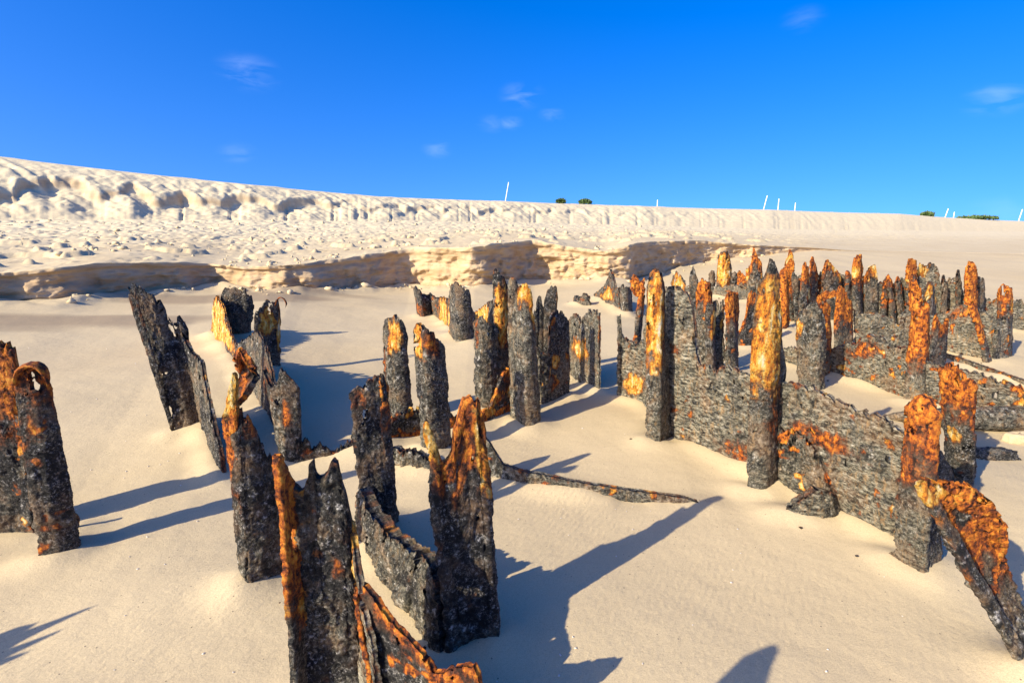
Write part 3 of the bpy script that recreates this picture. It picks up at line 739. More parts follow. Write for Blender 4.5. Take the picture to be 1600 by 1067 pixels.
sheet('flange', t, [(774, 1003, 752, 680), (779, 995, 755, 720)], .016, tone=.2, rt=.2, rp=.1, yel=.2)
Q = hit(640, 958)[0]
lump('crust_lump', t, Q + np.array([-.02, .02, .06]), (.055, .035, .05), tone=.6, rp=.02, rot=-.6)

# --- two narrow posts behind the frame
t = thing('bulkhead_frame', 'two slim pale-topped posts on a low brown crusted plate, behind the central frame', 'wreck', 640, 688)
sheet('post', t, [(603, 652, 601, 512), (607, 656, 604, 499), (613, 660, 610, 495), (622, 663, 622, 493), (634, 662, 629, 506), (646, 658, 633, 530)], .03, tone=.42, rt=0, rp=.1, side=.014, crust=.009, spots=[(.55, .82, .22, .18, 'y'), (.15, .6, .1, .2, 'r')])
sheet('post', t, [(661, 704, 650, 516), (666, 709, 654, 506), (676, 713, 663, 509), (684, 711, 672, 516), (693, 708, 680, 526), (702, 704, 688, 536)], .03, tone=.42, rt=0, rp=.12, side=.014, crust=.009, spots=[(.2, .88, .16, .14, 'y'), (.5, .9, .2, .12, 'r')])
sheet('low_plate', t, [(556, 709, 556, 690), (585, 702, 584, 672), (606, 695, 606, 655), (622, 690, 622, 645), (640, 685, 640, 634), (655, 681, 652, 634), (668, 678, 668, 640), (700, 672, 702, 642), (718, 667, 718, 651), (735, 662, 735, 656), (750, 662, 748, 648)], .04, tone=.2, rt=0, rp=.5, jag=.02, crust=.01)

# --- cluster left of the sand corridor
t = thing('bulkhead_frame', 'dense cluster of grey crusted posts and plates with one orange post, picture centre', 'wreck', 800, 655)
sheet('low_plate', t, [(748, 666, 747, 648), (765, 660, 766, 632), (775, 656, 775, 608), (785, 651, 784, 585), (793, 648, 793, 571), (799, 645, 798, 600), (806, 643, 806, 610)], .03, tone=.25, rt=.0, rp=.75, jag=.012, spots=[(.65, .7, .2, .3, 'r')])
sheet('post', t, [(743, 638, 740, 505), (749, 641, 746, 497), (755, 643, 753, 491), (760, 643, 758, 500), (768, 642, 766, 506), (779, 639, 779, 511)], .024, tone=.45, rt=0, rp=.15, side=.012, spots=[(.2, .85, .1, .2, 'r')])
sheet('post', t, [(775, 636, 770, 430), (779, 637, 773, 421), (783, 638, 778, 419), (790, 637, 786, 430), (797, 634, 794, 456)], .026, tone=.35, rt=.0, rp=.1, spots=[(.45, .72, .45, .30, 'y'), (.6, .6, .3, .25, 'r')])
sheet('post', t, [(797, 645, 794, 442), (801, 646, 798, 431), (806, 646, 804, 434), (812, 645, 810, 446)], .024, tone=.5, rt=0, rp=.12)
sheet('post', t, [(799, 656, 795, 508), (805, 660, 800, 500), (810, 664, 806, 462), (816, 669, 812, 449), (822, 672, 821, 444), (828, 671, 828, 450), (835, 669, 832, 490), (843, 665, 833, 508)], .022, tone=.5, rt=0, rp=.12, side=.012, spots=[(.55, .95, .22, .14, 'y')])
sheet('web', t, [(832, 592, 833, 486), (837, 592, 838, 482), (840, 591, 841, 463), (845, 591, 845, 463), (848, 590, 849, 480), (852, 590, 853, 462), (857, 589, 861, 444), (864, 588, 869, 447), (868, 587, 868, 482), (874, 586, 873, 500)], .022, tone=.2, rt=0, rp=.08, jag=.015, spots=[(.85, .92, .08, .1, 'y')])
sheet('plate', t, [(842, 631, 838, 545), (850, 629, 850, 552), (856, 628, 857, 546), (860, 627, 859, 490), (870, 624, 869, 484), (882, 621, 881, 491), (891, 619, 889, 504)], .022, tone=.5, rt=0, rp=.25, spots=[(.5, .45, .18, .12, 'y'), (.45, .92, .1, .06, 'y')])
sheet('plate', t, [(890, 586, 890, 499), (897, 590, 898, 489), (903, 593, 904, 492), (908, 596, 908, 502), (916, 600, 915, 491), (924, 605, 923, 486), (932, 609, 932, 483), (938, 612, 938, 488)], .022, tone=.55, rt=0, rp=.12, jag=.014, spots=[(.4, .5, .3, .2, 'y')])
sheet('plate', t, [(737, 502, 738, 492), (748, 508, 750, 482), (760, 514, 762, 474), (772, 520, 770, 468)], .02, tone=.5, rt=0, rp=.1, spots=[(.4, .5, .5, .8, 'y')])

# --- small fragment near the scarp
t = thing('steel_fragment', 'short jagged fragment with bright yellow plate, left of the picture-centre cluster', 'wreck', 700, 512)
sheet('plate', t, [(653, 492, 647, 450), (657, 496, 650, 446), (662, 497, 655, 452), (668, 495, 662, 462), (676, 493, 671, 457), (684, 497, 681, 465), (694, 506, 693, 464), (703, 514, 703, 468)], .024, tone=.2, rt=0, rp=.25, spots=[(.75, .45, .24, .7, 'y'), (.12, .25, .12, .3, 'r')])
sheet('post', t, [(703, 522, 703, 466), (707, 527, 706, 446), (714, 533, 713, 440), (722, 533, 722, 446), (732, 531, 732, 454), (736, 529, 735, 478), (741, 527, 741, 492)], .03, tone=.3, rt=0, rp=.15, crust=.009, spots=[(.1, .4, .1, .5, 'y')])

# --- half-buried beam and its neighbour
t = thing('buried_beam', 'long low rusty beam half buried in sand, tapering right from the central frame', 'beam', 900, 766)
sheet('beam', t, [(744, 744, 746, 690), (752, 746, 752, 674), (764, 747, 766, 692), (786, 749, 786, 724), (812, 754, 812, 733), (850, 761, 850, 740), (890, 768, 890, 749), (930, 773, 930, 756), (1000, 781, 1000, 766), (1060, 786, 1060, 774), (1106, 788, 1106, 785)], .04, tone=.6, rt=0, rp=.25, jag=-.003, holes=0, bury=.12)
t = thing('steel_fragment', 'grey crusted slab lying in sand just behind the central frame', 'wreck', 640, 728)
sheet('slab', t, [(611, 724, 613, 709), (618, 727, 620, 697), (632, 729, 634, 700), (655, 732, 652, 706), (684, 736, 680, 714)], .06, tone=.45, rt=0, rp=.05, crust=.012, bury=.1)

# --- long front wall on the right
t = thing('steel_bulkhead', 'longest grey plated wall with three tall posts, middle right in front', 'wreck', 1200, 745)
sheet('plate', t, [(963, 623, 964, 492), (968, 623, 970, 491), (971, 623, 972, 523), (985, 627, 986, 532), (998, 631, 997, 540), (1008, 635, 1009, 525), (1013, 640, 1013, 470), (1030, 655, 1030, 465), (1046, 676, 1044, 452), (1056, 682, 1052, 446), (1066, 686, 1062, 448), (1076, 690, 1073, 456), (1084, 693, 1083, 478), (1089, 696, 1090, 545), (1096, 699, 1095, 566), (1115, 708, 1112, 575), (1140, 720, 1138, 572), (1165, 733, 1165, 582), (1190, 744, 1190, 588), (1216, 756, 1214, 596), (1240, 765, 1236, 596), (1263, 776, 1263, 600), (1288, 788, 1288, 613), (1314, 801, 1314, 627), (1350, 820, 1348, 640), (1375, 832, 1374, 645), (1395, 842, 1394, 659), (1418, 853, 1418, 676)],
      .024, tone=.85, rt=0, rp=.22, crust=.009, jag=.010, holes=.6, spots=[(.2, .55, .05, .25, 'y'), (.62, .15, .08, .16, 'r'), (.82, .6, .1, .14, 'r'), (.08, .3, .05, .2, 'y')])
sheet('crust_layer', t, [(1214, 760, 1213, 667), (1240, 769, 1238, 670), (1260, 779, 1259, 683), (1283, 790, 1280, 706), (1298, 797, 1295, 746), (1308, 802, 1305, 776)], .03, tone=.5, rt=0, rp=.35, crust=.011)
sheet('post', t, [(1007, 687, 1012, 445), (1012, 688, 1015, 429), (1018, 690, 1019, 421), (1024, 692, 1025, 416), (1030, 692, 1031, 419), (1034, 688, 1034, 436), (1040, 683, 1038, 515), (1047, 678, 1043, 524)], .022, tone=.5, rt=0, rp=.12, spots=[(.25, .72, .35, .32, 'y'), (.5, .75, .12, .35, 'r')])
sheet('post', t, [(1165, 765, 1176, 520), (1168, 766, 1181, 474), (1174, 768, 1188, 435), (1182, 770, 1197, 424), (1187, 771, 1202, 406), (1191, 771, 1207, 403), (1195, 770, 1211, 420), (1201, 767, 1216, 434), (1207, 763, 1217, 520), (1216, 757, 1218, 606)], .024, tone=.5, rt=0, rp=.12, spots=[(.28, .70, .40, .32, 'y'), (.45, .42, .15, .07, 'r'), (.4, .32, .2, .05, 'r')])
sheet('post', t, [(1392, 874, 1422, 648), (1400, 878, 1425, 630), (1410, 884, 1432, 620), (1422, 890, 1444, 617), (1432, 895, 1456, 623), (1441, 899, 1463, 638)], .03, tone=.5, rt=.3, yel=-.2, rp=.2, side=.012, spots=[(.35, .85, .7, .16, 'r'), (.25, .6, .3, .12, 'r')])
sheet('web', t, [(1441, 897, 1449, 790), (1455, 886, 1456, 800), (1470, 878, 1463, 832)], .025, tone=.4, rt=0, rp=.1)
sheet('plate', t, [(1441, 806, 1450, 688), (1456, 790, 1460, 696), (1470, 775, 1472, 712), (1488, 760, 1486, 738)], .03, tone=.3, rt=0, rp=.08)
t = thing('steel_fragment', 'small triangular crusted fragment leaning on the foot of the long grey wall', 'wreck', 1265, 805)
sheet('slab', t, [(1213, 800, 1216, 797), (1230, 803, 1234, 788), (1250, 806, 1256, 773), (1268, 808, 1273, 762), (1288, 804, 1288, 765), (1305, 796, 1305, 780)], .09, tone=.75, holes=0, rt=0, rp=.12, crust=.011, bury=.08)

# --- posts behind the long wall
t = thing('steel_post', 'thin leaning strut with a red knob on top behind the long wall', 'post', 990, 562)
sheet('strut', t, [(985, 562, 997, 466), (990, 563, 1002, 458), (996, 562, 1007, 464)], .03, tone=.25, rt=.2, yel=-.2, rp=.4)
Dk = hit(990, 562)[0][1]
sheet('knob', t, [(988, 458, 983, 440), (993, 463, 988, 430), (999, 465, 996, 431), (1004, 462, 1001, 440), (1007, 456, 1009, 432)], .07, depth=Dk, tone=.2, rt=1.3, yel=-.2, rp=.5, crust=.012)
t = thing('steel_post', 'short post with pale yellow tip behind the tall orange-yellow post', 'post', 1060, 505)
sheet('plate', t, [(1047, 505, 1048, 442), (1051, 505, 1052, 430), (1056, 505, 1057, 425), (1064, 505, 1064, 430), (1071, 505, 1072, 440)], .025, tone=.35, rt=.0, rp=.1, spots=[(.5, .8, .6, .25, 'y')])
t = thing('steel_post', 'thin grey spike beside the pale yellow tipped post', 'post', 1082, 505)
sheet('post', t, [(1077, 505, 1077, 432), (1080, 505, 1080, 417), (1084, 505, 1084, 418), (1089, 505, 1089, 440)], .03, tone=.5, rt=0, rp=.05)
t = thing('steel_post', 'brown-headed post standing behind the middle of the long wall', 'post', 1102, 582)
sheet('post', t, [(1090, 581, 1088, 460), (1094, 582, 1091, 442), (1100, 583, 1097, 436), (1105, 584, 1105, 438), (1112, 583, 1108, 446)], .03, tone=.45, rt=.22, yel=-.25, rp=.3, crust=.009)
t = thing('steel_post', 'slim post with yellow-orange flank next to the brown-headed post', 'post', 1110, 587)
sheet('post', t, [(1103, 586, 1103, 484), (1108, 588, 1107, 473), (1113, 588, 1112, 473), (1118, 586, 1115, 484)], .022, tone=.25, rt=0, rp=.15, spots=[(.75, .75, .4, .28, 'y')])
t = thing('steel_post', 'grey angle post with wide plate, right of the slim yellow-flanked post', 'post', 1135, 582)
sheet('plate', t, [(1112, 579, 1112, 475), (1119, 581, 1118, 468), (1126, 582, 1125, 472), (1134, 584, 1132, 470)], .022, tone=.55, rt=0, rp=.12, spots=[(.85, .7, .2, .08, 'y')])
sheet('flange', t, [(1134, 584, 1133, 464), (1139, 585, 1136, 460), (1147, 584, 1144, 455), (1152, 580, 1153, 456)], .024, tone=.42, rt=.35, yel=-.1, rp=.25)
t = thing('steel_post', 'silvery grey bulging post between the tall yellow post and second wall', 'post', 1265, 606)
sheet('post', t, [(1249, 601, 1247, 500), (1253, 604, 1250, 489), (1260, 607, 1260, 480), (1267, 609, 1269, 473), (1272, 610, 1274, 469), (1277, 611, 1280, 480), (1282, 609, 1287, 505)], .035, tone=.55, rt=0, rp=.05, crust=.011, spots=[(.1, .8, .15, .15, 'y'), (.5, .2, .6, .25, 'k')])

# --- second wall
t = thing('steel_bulkhead', 'low grey-brown wall behind the long wall, with a tall orange post at right', 'wreck', 1400, 620)
sheet('plate', t, [(1204, 567, 1204, 550), (1217, 567, 1217, 545), (1249, 573, 1249, 540), (1275, 579, 1275, 547), (1302, 587, 1302, 543), (1337, 597, 1337, 534), (1347, 600, 1348, 527), (1361, 604, 1361, 522), (1379, 610, 1379, 527), (1388, 613, 1389, 536), (1415, 624, 1415, 541), (1449, 634, 1449, 567), (1480, 641, 1480, 569), (1525, 652, 1525, 581), (1554, 660, 1554, 590), (1600, 672, 1600, 606), (1660, 688, 1660, 628)],
      .03, tone=.85, rt=0, rp=.3, jag=.010, crust=.009, holes=.5, spots=[(.4, .75, .1, .2, 'r'), (.32, .35, .03, .1, 'y')])
sheet('post', t, [(1283, 590, 1276, 464), (1287, 590, 1281, 461), (1292, 589, 1288, 466), (1296, 587, 1294, 476), (1300, 584, 1297, 548)], .02, tone=.4, rt=.6, yel=-.1, rp=.4)
sheet('post', t, [(1411, 627, 1427, 486), (1417, 629, 1429, 471), (1425, 631, 1434, 465), (1433, 633, 1442, 465), (1441, 634, 1449, 474), (1447, 629, 1450, 520)], .025, tone=.5, rt=.58, yel=-.1, rp=.25, side=.012)
sheet('web', t, [(1447, 582, 1457, 502), (1452, 582, 1461, 494), (1461, 581, 1466, 503), (1467, 580, 1472, 508), (1471, 579, 1477, 500), (1475, 577, 1481, 495)], .028, tone=.2, rt=.2, yel=-.2, rp=.25, jag=.02)
D0 = hit(1290, 588)[0][1]
sheet('cross_strap', t, [(1277, 472, 1277, 463), (1288, 469, 1288, 458), (1300, 465, 1300, 454), (1312, 461, 1312, 451)], .02, depth=D0, tone=.2, rt=1.2, yel=-.3, rp=.5, jag=.006)

t = thing('steel_post', 'dark angle post with orange head beside the leaning orange plate at right', 'post', 1500, 755)
sheet('post', t, [(1477, 744, 1472, 574), (1483, 748, 1477, 570), (1492, 753, 1487, 568), (1500, 757, 1497, 573), (1506, 759, 1506, 580), (1516, 760, 1519, 594)], .026, tone=.28, rt=.36, yel=-.15, rp=.2, crust=.009, spots=[(.3, .42, .15, .08, 'y'), (.75, .42, .15, .08, 'y')])

t = thing('steel_plate', 'large orange-headed plate leaning steeply left at the right edge, foreground', 'wreck', 1640, 1030)
sheet('plate', t, [(1606, 1046, 1432, 756), (1611, 1045, 1442, 750), (1616, 1043, 1462, 752), (1621, 1041, 1485, 754), (1626, 1039, 1510, 757), (1631, 1037, 1533, 770), (1635, 1035, 1553, 791), (1639, 1033, 1565, 816), (1642, 1031, 1569, 850)], .022, bulge=.07, tone=.32, rt=.5, yel=-.12, rp=.25, crust=.01, jag=.018, side=.02, spots=[(.3, .8, .1, .07, 'k'), (.06, .5, .1, .6, 'k'), (.12, .98, .1, .05, 'y')])
sheet('rolled_edge', t, [(1600, 1052, 1429, 760), (1608, 1048, 1437, 750), (1616, 1043, 1446, 752)], .04, tone=.3, rt=.04, yel=.6, rp=.05, crust=.01)

Q = hit([1381, 1420, 1480, 1540, 1598], [652, 661, 667, 671, 673])
t = thing('timber_log', 'grey crusted log lying on the sand at the right edge, thin end left', 'log', 1500, 668)
tube('trunk', t, Q + np.array([[0, 0, .012], [0, 0, .05], [0, 0, .075], [0, 0, .09], [0, 0, .10]]), [.012, .05, .075, .09, .10], nseg=22, tone=.6, crust=.01, rp=.08)
t = thing('rock', 'flat dark crusted rock on sand by the right edge, below the log', 'rock', 1552, 712)
Q = hit(1552, 714)[0]; lump('rock_body', t, Q + np.array([0, 0, .01]), (.15, .06, .05), tone=.4, rp=.1, n=40)
t = thing('rock', 'small tan stone under the thick end of the log', 'rock', 1590, 685)
Q = hit(1590, 690)[0]; lump('rock_body', t, Q + np.array([0, 0, .02]), (.09, .06, .05), mat=M_SAND, tone=0, rp=0, n=30)

t = thing('buried_beam', 'thin pale rusty rail half buried in sand near the right edge', 'beam', 1540, 582)
sheet('rail', t, [(1470, 558, 1470, 549), (1500, 569, 1500, 558), (1530, 580, 1530, 569), (1565, 592, 1565, 581), (1610, 608, 1610, 596), (1660, 625, 1660, 614)], .03, tone=.7, rt=0, rp=.3, jag=-.006, holes=0, bury=.1)

# --- third wall
t = thing('steel_bulkhead', 'grey pitted wall in front of the farthest right wall, with red strap at right', 'wreck', 1450, 548)
sheet('plate', t, [(1335, 541, 1332, 482), (1350, 542, 1350, 492), (1362, 543, 1362, 487), (1394, 544, 1394, 497), (1402, 545, 1403, 507), (1412, 545, 1412, 484), (1450, 547, 1450, 491), (1473, 549, 1475, 490), (1495, 553, 1495, 477), (1515, 557, 1515, 474), (1530, 561, 1530, 482), (1545, 564, 1545, 492), (1560, 564, 1560, 500), (1575, 562, 1573, 492)], .03, tone=.85, rt=0, rp=.28, jag=.012, holes=.6, crust=.009, spots=[(.7, .85, .1, .15, 'r')])
sheet('post', t, [(1303, 547, 1303, 500), (1308, 548, 1308, 455), (1312, 548, 1312, 444), (1317, 547, 1317, 450), (1323, 546, 1324, 463), (1329, 545, 1328, 470)], .03, tone=.25, rt=.5, yel=0, rp=.25, jag=.015)
sheet('post', t, [(1423, 535, 1420, 455), (1427, 535, 1422, 440), (1432, 536, 1428, 436), (1438, 536, 1438, 448), (1441, 534, 1440, 480)], .024, tone=.4, rt=.48, yel=.2, rp=.2)
sheet('post', t, [(1444, 530, 1441, 458), (1449, 531, 1449, 440), (1454, 531, 1455, 439), (1461, 529, 1461, 460)], .024, tone=.3, rt=0, rp=.1, spots=[(.15, .85, .2, .15, 'y'), (.85, .9, .2, .15, 'y')])
sheet('strap', t, [(1538, 568, 1506, 456), (1543, 569, 1511, 450), (1549, 567, 1518, 453)], .025, tone=.3, rt=.65, yel=-.2, rp=.35)
sheet('post', t, [(1561, 557, 1558, 457), (1565, 559, 1562, 450), (1569, 560, 1568, 441), (1572, 560, 1573, 443), (1576, 560, 1577, 449), (1580, 558, 1580, 460)], .025, tone=.45, rt=.25, yel=-.1, rp=.3, spots=[(.78, .78, .22, .18, 'y'), (.2, .6, .25, .3, 'r')])
sheet('stub', t, [(1550, 565, 1549, 518), (1555, 566, 1555, 509), (1561, 565, 1561, 516)], .03, tone=.45, rt=0, rp=.15)

t = thing('steel_post', 'dark stepped post with red tip left of the tall yellow post', 'post', 1168, 543)
sheet('post', t, [(1151, 542, 1152, 528), (1157, 543, 1158, 510), (1164, 544, 1165, 490), (1168, 544, 1169, 462), (1174, 544, 1174, 453), (1181, 544, 1181, 458)], .03, tone=.12, rt=.15, yel=-.1, rp=.25, jag=.015)

# --- farthest right wall with its row of posts
t = thing('steel_bulkhead', 'farthest wall on the right, carrying a row of short rust-tipped posts', 'wreck', 1400, 508)
sheet('plate', t, [(1214, 499, 1214, 434), (1230, 500, 1232, 427), (1250, 501, 1250, 429), (1270, 502, 1270, 429), (1280, 503, 1280, 424), (1314, 504, 1314, 427), (1330, 505, 1330, 428), (1346, 506, 1346, 437), (1366, 507, 1366, 438), (1374, 507, 1374, 443), (1383, 507, 1386, 431), (1389, 508, 1388, 444), (1411, 509, 1411, 434), (1430, 510, 1430, 428), (1436, 511, 1437, 412), (1444, 511, 1445, 414), (1452, 512, 1452, 409), (1462, 512, 1466, 416), (1467, 512, 1467, 440), (1473, 513, 1474, 430), (1478, 513, 1477, 443), (1484, 513, 1484, 433), (1494, 514, 1494, 432), (1496, 514, 1496, 421), (1500, 514, 1500, 442), (1507, 514, 1507, 460), (1535, 515, 1535, 467), (1570, 516, 1570, 466), (1600, 518, 1600, 467), (1660, 524, 1660, 472)],
      .03, tone=.8, rt=0, rp=.25, crust=.01, jag=.012, spots=[(.52, .93, .04, .12, 'y'), (.15, .8, .04, .2, 'r')])
PO = [('post', [(1216, 516, 1218, 428), (1221, 517, 1222, 418), (1227, 517, 1227, 419), (1231, 514, 1231, 450)], .9, -.2, .3),
      ('post', [(1227, 503, 1226, 414), (1230, 503, 1230, 398), (1233, 503, 1234, 388), (1237, 503, 1238, 398)], .6, .3, .4),
      ('post', [(1245, 510, 1253, 418), (1250, 511, 1257, 409), (1256, 510, 1262, 415)], .25, -.2, .3),
      ('post', [(1265, 506, 1265, 409), (1269, 506, 1269, 402), (1275, 505, 1273, 410)], .25, .1, .2),
      ('post', [(1283, 506, 1284, 424), (1289, 506, 1289, 412), (1293, 506, 1294, 403), (1298, 506, 1298, 412), (1306, 506, 1306, 421), (1312, 506, 1312, 427)], .1, .4, .1),
      ('post', [(1331, 509, 1332, 414), (1335, 510, 1336, 401), (1341, 510, 1343, 398), (1346, 508, 1346, 418)], .35, .2, .2),
      ('post', [(1348, 508, 1348, 430), (1355, 508, 1355, 424), (1359, 508, 1359, 413), (1365, 508, 1366, 411), (1369, 508, 1369, 426)], .12, .4, .1),
      ('post', [(1392, 510, 1384, 432), (1396, 511, 1388, 429), (1400, 510, 1393, 444)], .2, -.2, .3),
      ('post', [(1415, 513, 1416, 413), (1420, 513, 1421, 404), (1427, 513, 1429, 405), (1431, 512, 1431, 420)], .3, .1, .3),
      ('post', [(1506, 521, 1508, 427), (1510, 522, 1511, 413), (1516, 522, 1517, 407), (1521, 522, 1522, 413), (1526, 520, 1525, 428)], .75, -.05, .3),
      ('post', [(1526, 518, 1525, 436), (1530, 518, 1530, 432), (1536, 518, 1536, 435)], 0, 0, .05),
      ('post', [(1240, 505, 1236, 434), (1243, 505, 1238, 424), (1248, 505, 1245, 430)], 0, 0, .2),
      ('post', [(1320, 508, 1321, 430), (1324, 509, 1324, 421), (1329, 508, 1328, 431)], .1, -.2, .3),
      ('post', [(1374, 509, 1379, 445), (1377, 509, 1383, 438), (1381, 509, 1386, 448)], .1, -.2, .4),
      ('post', [(1404, 511, 1398, 442), (1408, 511, 1402, 432), (1412, 511, 1406, 440)], .05, -.2, .3),
      ('post', [(1471, 516, 1471, 438), (1474, 516, 1474, 428), (1477, 516, 1478, 440)], 0, 0, .1),
      ('post', [(1493, 516, 1494, 434), (1496, 516, 1497, 419), (1500, 516, 1500, 436)], 0, 0, .15)]
for (nm, cc, rt_, ye, rp_) in PO:
    sheet(nm, t, cc, .03, tone=.38, rt=rt_, yel=ye, rp=rp_, crust=.009, jag=.015)

# --- far left end
t = thing('steel_fragment', 'low crusted wall stub with a black spike, in front of the scarp corner', 'wreck', 960, 482)
sheet('plate', t, [(929, 464, 929, 459), (937, 468, 939, 452), (945, 472, 945, 447), (949, 475, 951, 432), (954, 477, 955, 421), (958, 479, 960, 432), (962, 482, 962, 450), (971, 488, 970, 449)], .035, tone=.4, rt=0, rp=.3, crust=.011, spots=[(.5, .35, .3, .25, 'y')])
sheet('post', t, [(970, 489, 969, 450), (976, 492, 975, 444), (981, 492, 980, 447), (988, 489, 986, 452)], .03, tone=.35, rt=0, rp=.08)
t = thing('steel_fragment', 'tiny dark block of crust beside the low wall stub', 'wreck', 912, 477)
sheet('slab', t, [(896, 474, 897, 464), (905, 476, 906, 462), (910, 477, 911, 459), (917, 478, 917, 459), (924, 478, 922, 465)], .06, tone=.35, rt=0, rp=.25, crust=.012, bury=.1)

t = thing('steel_bulkhead', 'farthest low grey wall below the end of the scarp, with thin irregular posts', 'wreck', 1130, 464)
sheet('plate', t, [(1028, 456, 1028, 449), (1060, 458, 1060, 447), (1105, 462, 1105, 449), (1135, 465, 1135, 446), (1165, 470, 1165, 445), (1190, 473, 1190, 440), (1214, 477, 1214, 432)], .03, tone=.6, rt=0, rp=.2, crust=.01, jag=.012)
PP = [([(1108, 462, 1108, 428), (1112, 463, 1112, 422), (1117, 462, 1117, 428)], 0, 0, .05, ()),
      ([(1118, 463, 1120, 422), (1121, 463, 1123, 398), (1126, 464, 1128, 393), (1132, 464, 1133, 392), (1139, 463, 1139, 396)], 0, 0, .05, [(.4, .6, .5, .5, 'y'), (.5, .3, .4, .15, 'r')]),
      ([(1141, 466, 1142, 430), (1146, 467, 1147, 424), (1152, 466, 1151, 427)], 0, 0, .05, ()),
      ([(1153, 467, 1153, 426), (1158, 468, 1157, 423), (1166, 468, 1164, 436)], .3, -.2, .3, ()),
      ([(1166, 469, 1166, 420), (1169, 470, 1170, 414), (1173, 469, 1172, 418)], .3, .3, .1, ()),
      ([(1172, 471, 1172, 426), (1176, 472, 1175, 402), (1179, 472, 1177, 381), (1182, 472, 1181, 396), (1188, 471, 1188, 409)], .2, .2, .2, [(.85, .5, .2, .3, 'y')])]
for (cc, rt_, ye, rp_, sp_) in PP:
    sheet('post', t, cc, .035, tone=.32, rt=rt_, yel=ye, rp=rp_, crust=.011, jag=.015, spots=sp_)

# --- posts just outside the picture whose shadows fall into it
def free_post(label, x, y, h, wd, tips, tone=.25, rt=.25):
    P0 = np.array([x, y, float(near_z(np.array([x]), np.array([y]))[0])])
    e = bpy.data.objects.new('steel_post', None); COL.objects.link(e); e.location = tuple(P0); tag(e, label, 'post')
    V = []; n = len(tips)
    nz_ = 70; nu = 24
    uu = np.linspace(0, 1, nu); tp = np.interp(uu, np.linspace(0, 1, n), tips) * h
    ax = np.array([.62, -.78, 0.])                       # broad side towards the sun
    P = P0[None, None] + ax[None, None] * ((uu - .5) * wd)[None, :, None] + np.array([0, 0, 1.])[None, None] * (np.linspace(-.25, 1, nz_)[:, None] * tp[None, :])[..., None]
    nn = np.array([.78, .62, 0.]); d = .012 + .012 * (fbm(P / .05 + x, 3) + .4)
    A = P + nn * d[..., None]; B = P - nn * d[..., None]
    idx = np.arange(nz_ * nu).reshape(nz_, nu); m = nz_ * nu
    q = np.stack([idx[:-1, :-1], idx[:-1, 1:], idx[1:, 1:], idx[1:, :-1]], -1).reshape(-1, 4)
    rim = np.concatenate([idx[0, :], idx[1:, -1], idx[-1, -2::-1], idx[-2:0:-1, 0]]); r2 = np.roll(rim, -1)
    F = np.concatenate([q, (q + m)[:, ::-1], np.stack([r2, rim, rim + m, r2 + m], -1)])
    pn = fbm(P / .1 + 3, 3); vn = np.linspace(-.25, 1, nz_)[:, None]
    mk = np.stack([sst(-.1, .1, vn - (1 - rt) + .2 * pn), 0 * pn, np.clip(tone + .3 * pn, 0, 1)], -1).reshape(-1, 3)
    mesh_obj('post', np.concatenate([A.reshape(-1, 3), B.reshape(-1, 3)]), F, M_RUST, e, np.concatenate([mk, mk]))
free_post('rusted post outside the frame at left, throwing a three-pronged shadow', -2.93, .78, .95, .22, [.82, .86, .84, 1.0, .86, .8, .93, .80, .86, .72])
free_post('rusted post outside the frame beside the camera, throwing the bottom shadow', -.60, .40, 1.12, .11, [.93, .97, 1.0, .99, .94, .90])

drift_sand()
# ================================================================== dune crest: stakes and shrubs
def crest_point(px, back=.6):
    D = np.interp(px, [r[0] for r in UC], [r[1] for r in UC])
    X = (px - 800) / FPX * D * .98
    V = GI['V'][(GI['c1'] - 12) * GI['nc']:(GI['c1'] + 8) * GI['nc']]
    k = np.argmin((V[:, 0] - X) ** 2 + (V[:, 1] - D - back) ** 2)
    return V[k].copy()
def stake(px, ytop, ybase, lean, label):
    p = crest_point(px); k = p[1] / FPX
    h = (ybase - ytop) * k + .5; r = max(.03, .0008 * p[1])
    b0 = p - np.array([0, 0, .5])
    e = bpy.data.objects.new('beach_stake', None); COL.objects.link(e); e.location = tuple(p); tag(e, label, 'stake', 'white stakes on the dune crest')
    n = 10; V = []; F = []
    zs = [0, .02, .5, .92, .97, 1.0]; rs = [1, 1, .97, .94, .9, .35]
    L = h + .3
    for z, q in zip(zs, rs):
        for a in range(n):
            V.append((b0[0] + lean * L * z + r * q * math.cos(2 * math.pi * a / n), b0[1] + r * q * math.sin(2 * math.pi * a / n), b0[2] + L * z))
    for i in range(len(zs) - 1):
        for a in range(n): F.append((i * n + a, i * n + (a + 1) % n, (i + 1) * n + (a + 1) % n, (i + 1) * n + a))
    F.append(tuple(range((len(zs) - 1) * n, len(zs) * n)))
    mesh_obj_mixed('pole', V, F, M_WHITE, e)
stake(788, 292, 314, .18, 'tallest white stake on the dune crest, alone at the middle')
stake(1190, 310, 327, .18, 'leaning white stake, leftmost of three close together on the crest')
stake(1215, 315, 328, 0, 'upright white stake, middle of three close together on the crest')
stake(1242, 322, 330, 0, 'short white stake, rightmost of three close together on the crest')
stake(1028, 322, 327, 0, 'barely visible white stake tip on the crest left of the three stakes')
stake(1476, 331, 341, .2, 'leaning white stake on the crest just right of the dark shrub')
stake(1489, 336, 342, 0, 'very short white stake beside the leaning one near the right shrub')
stake(1593, 334, 349, .15, 'white stake on the crest at the right edge of the picture')

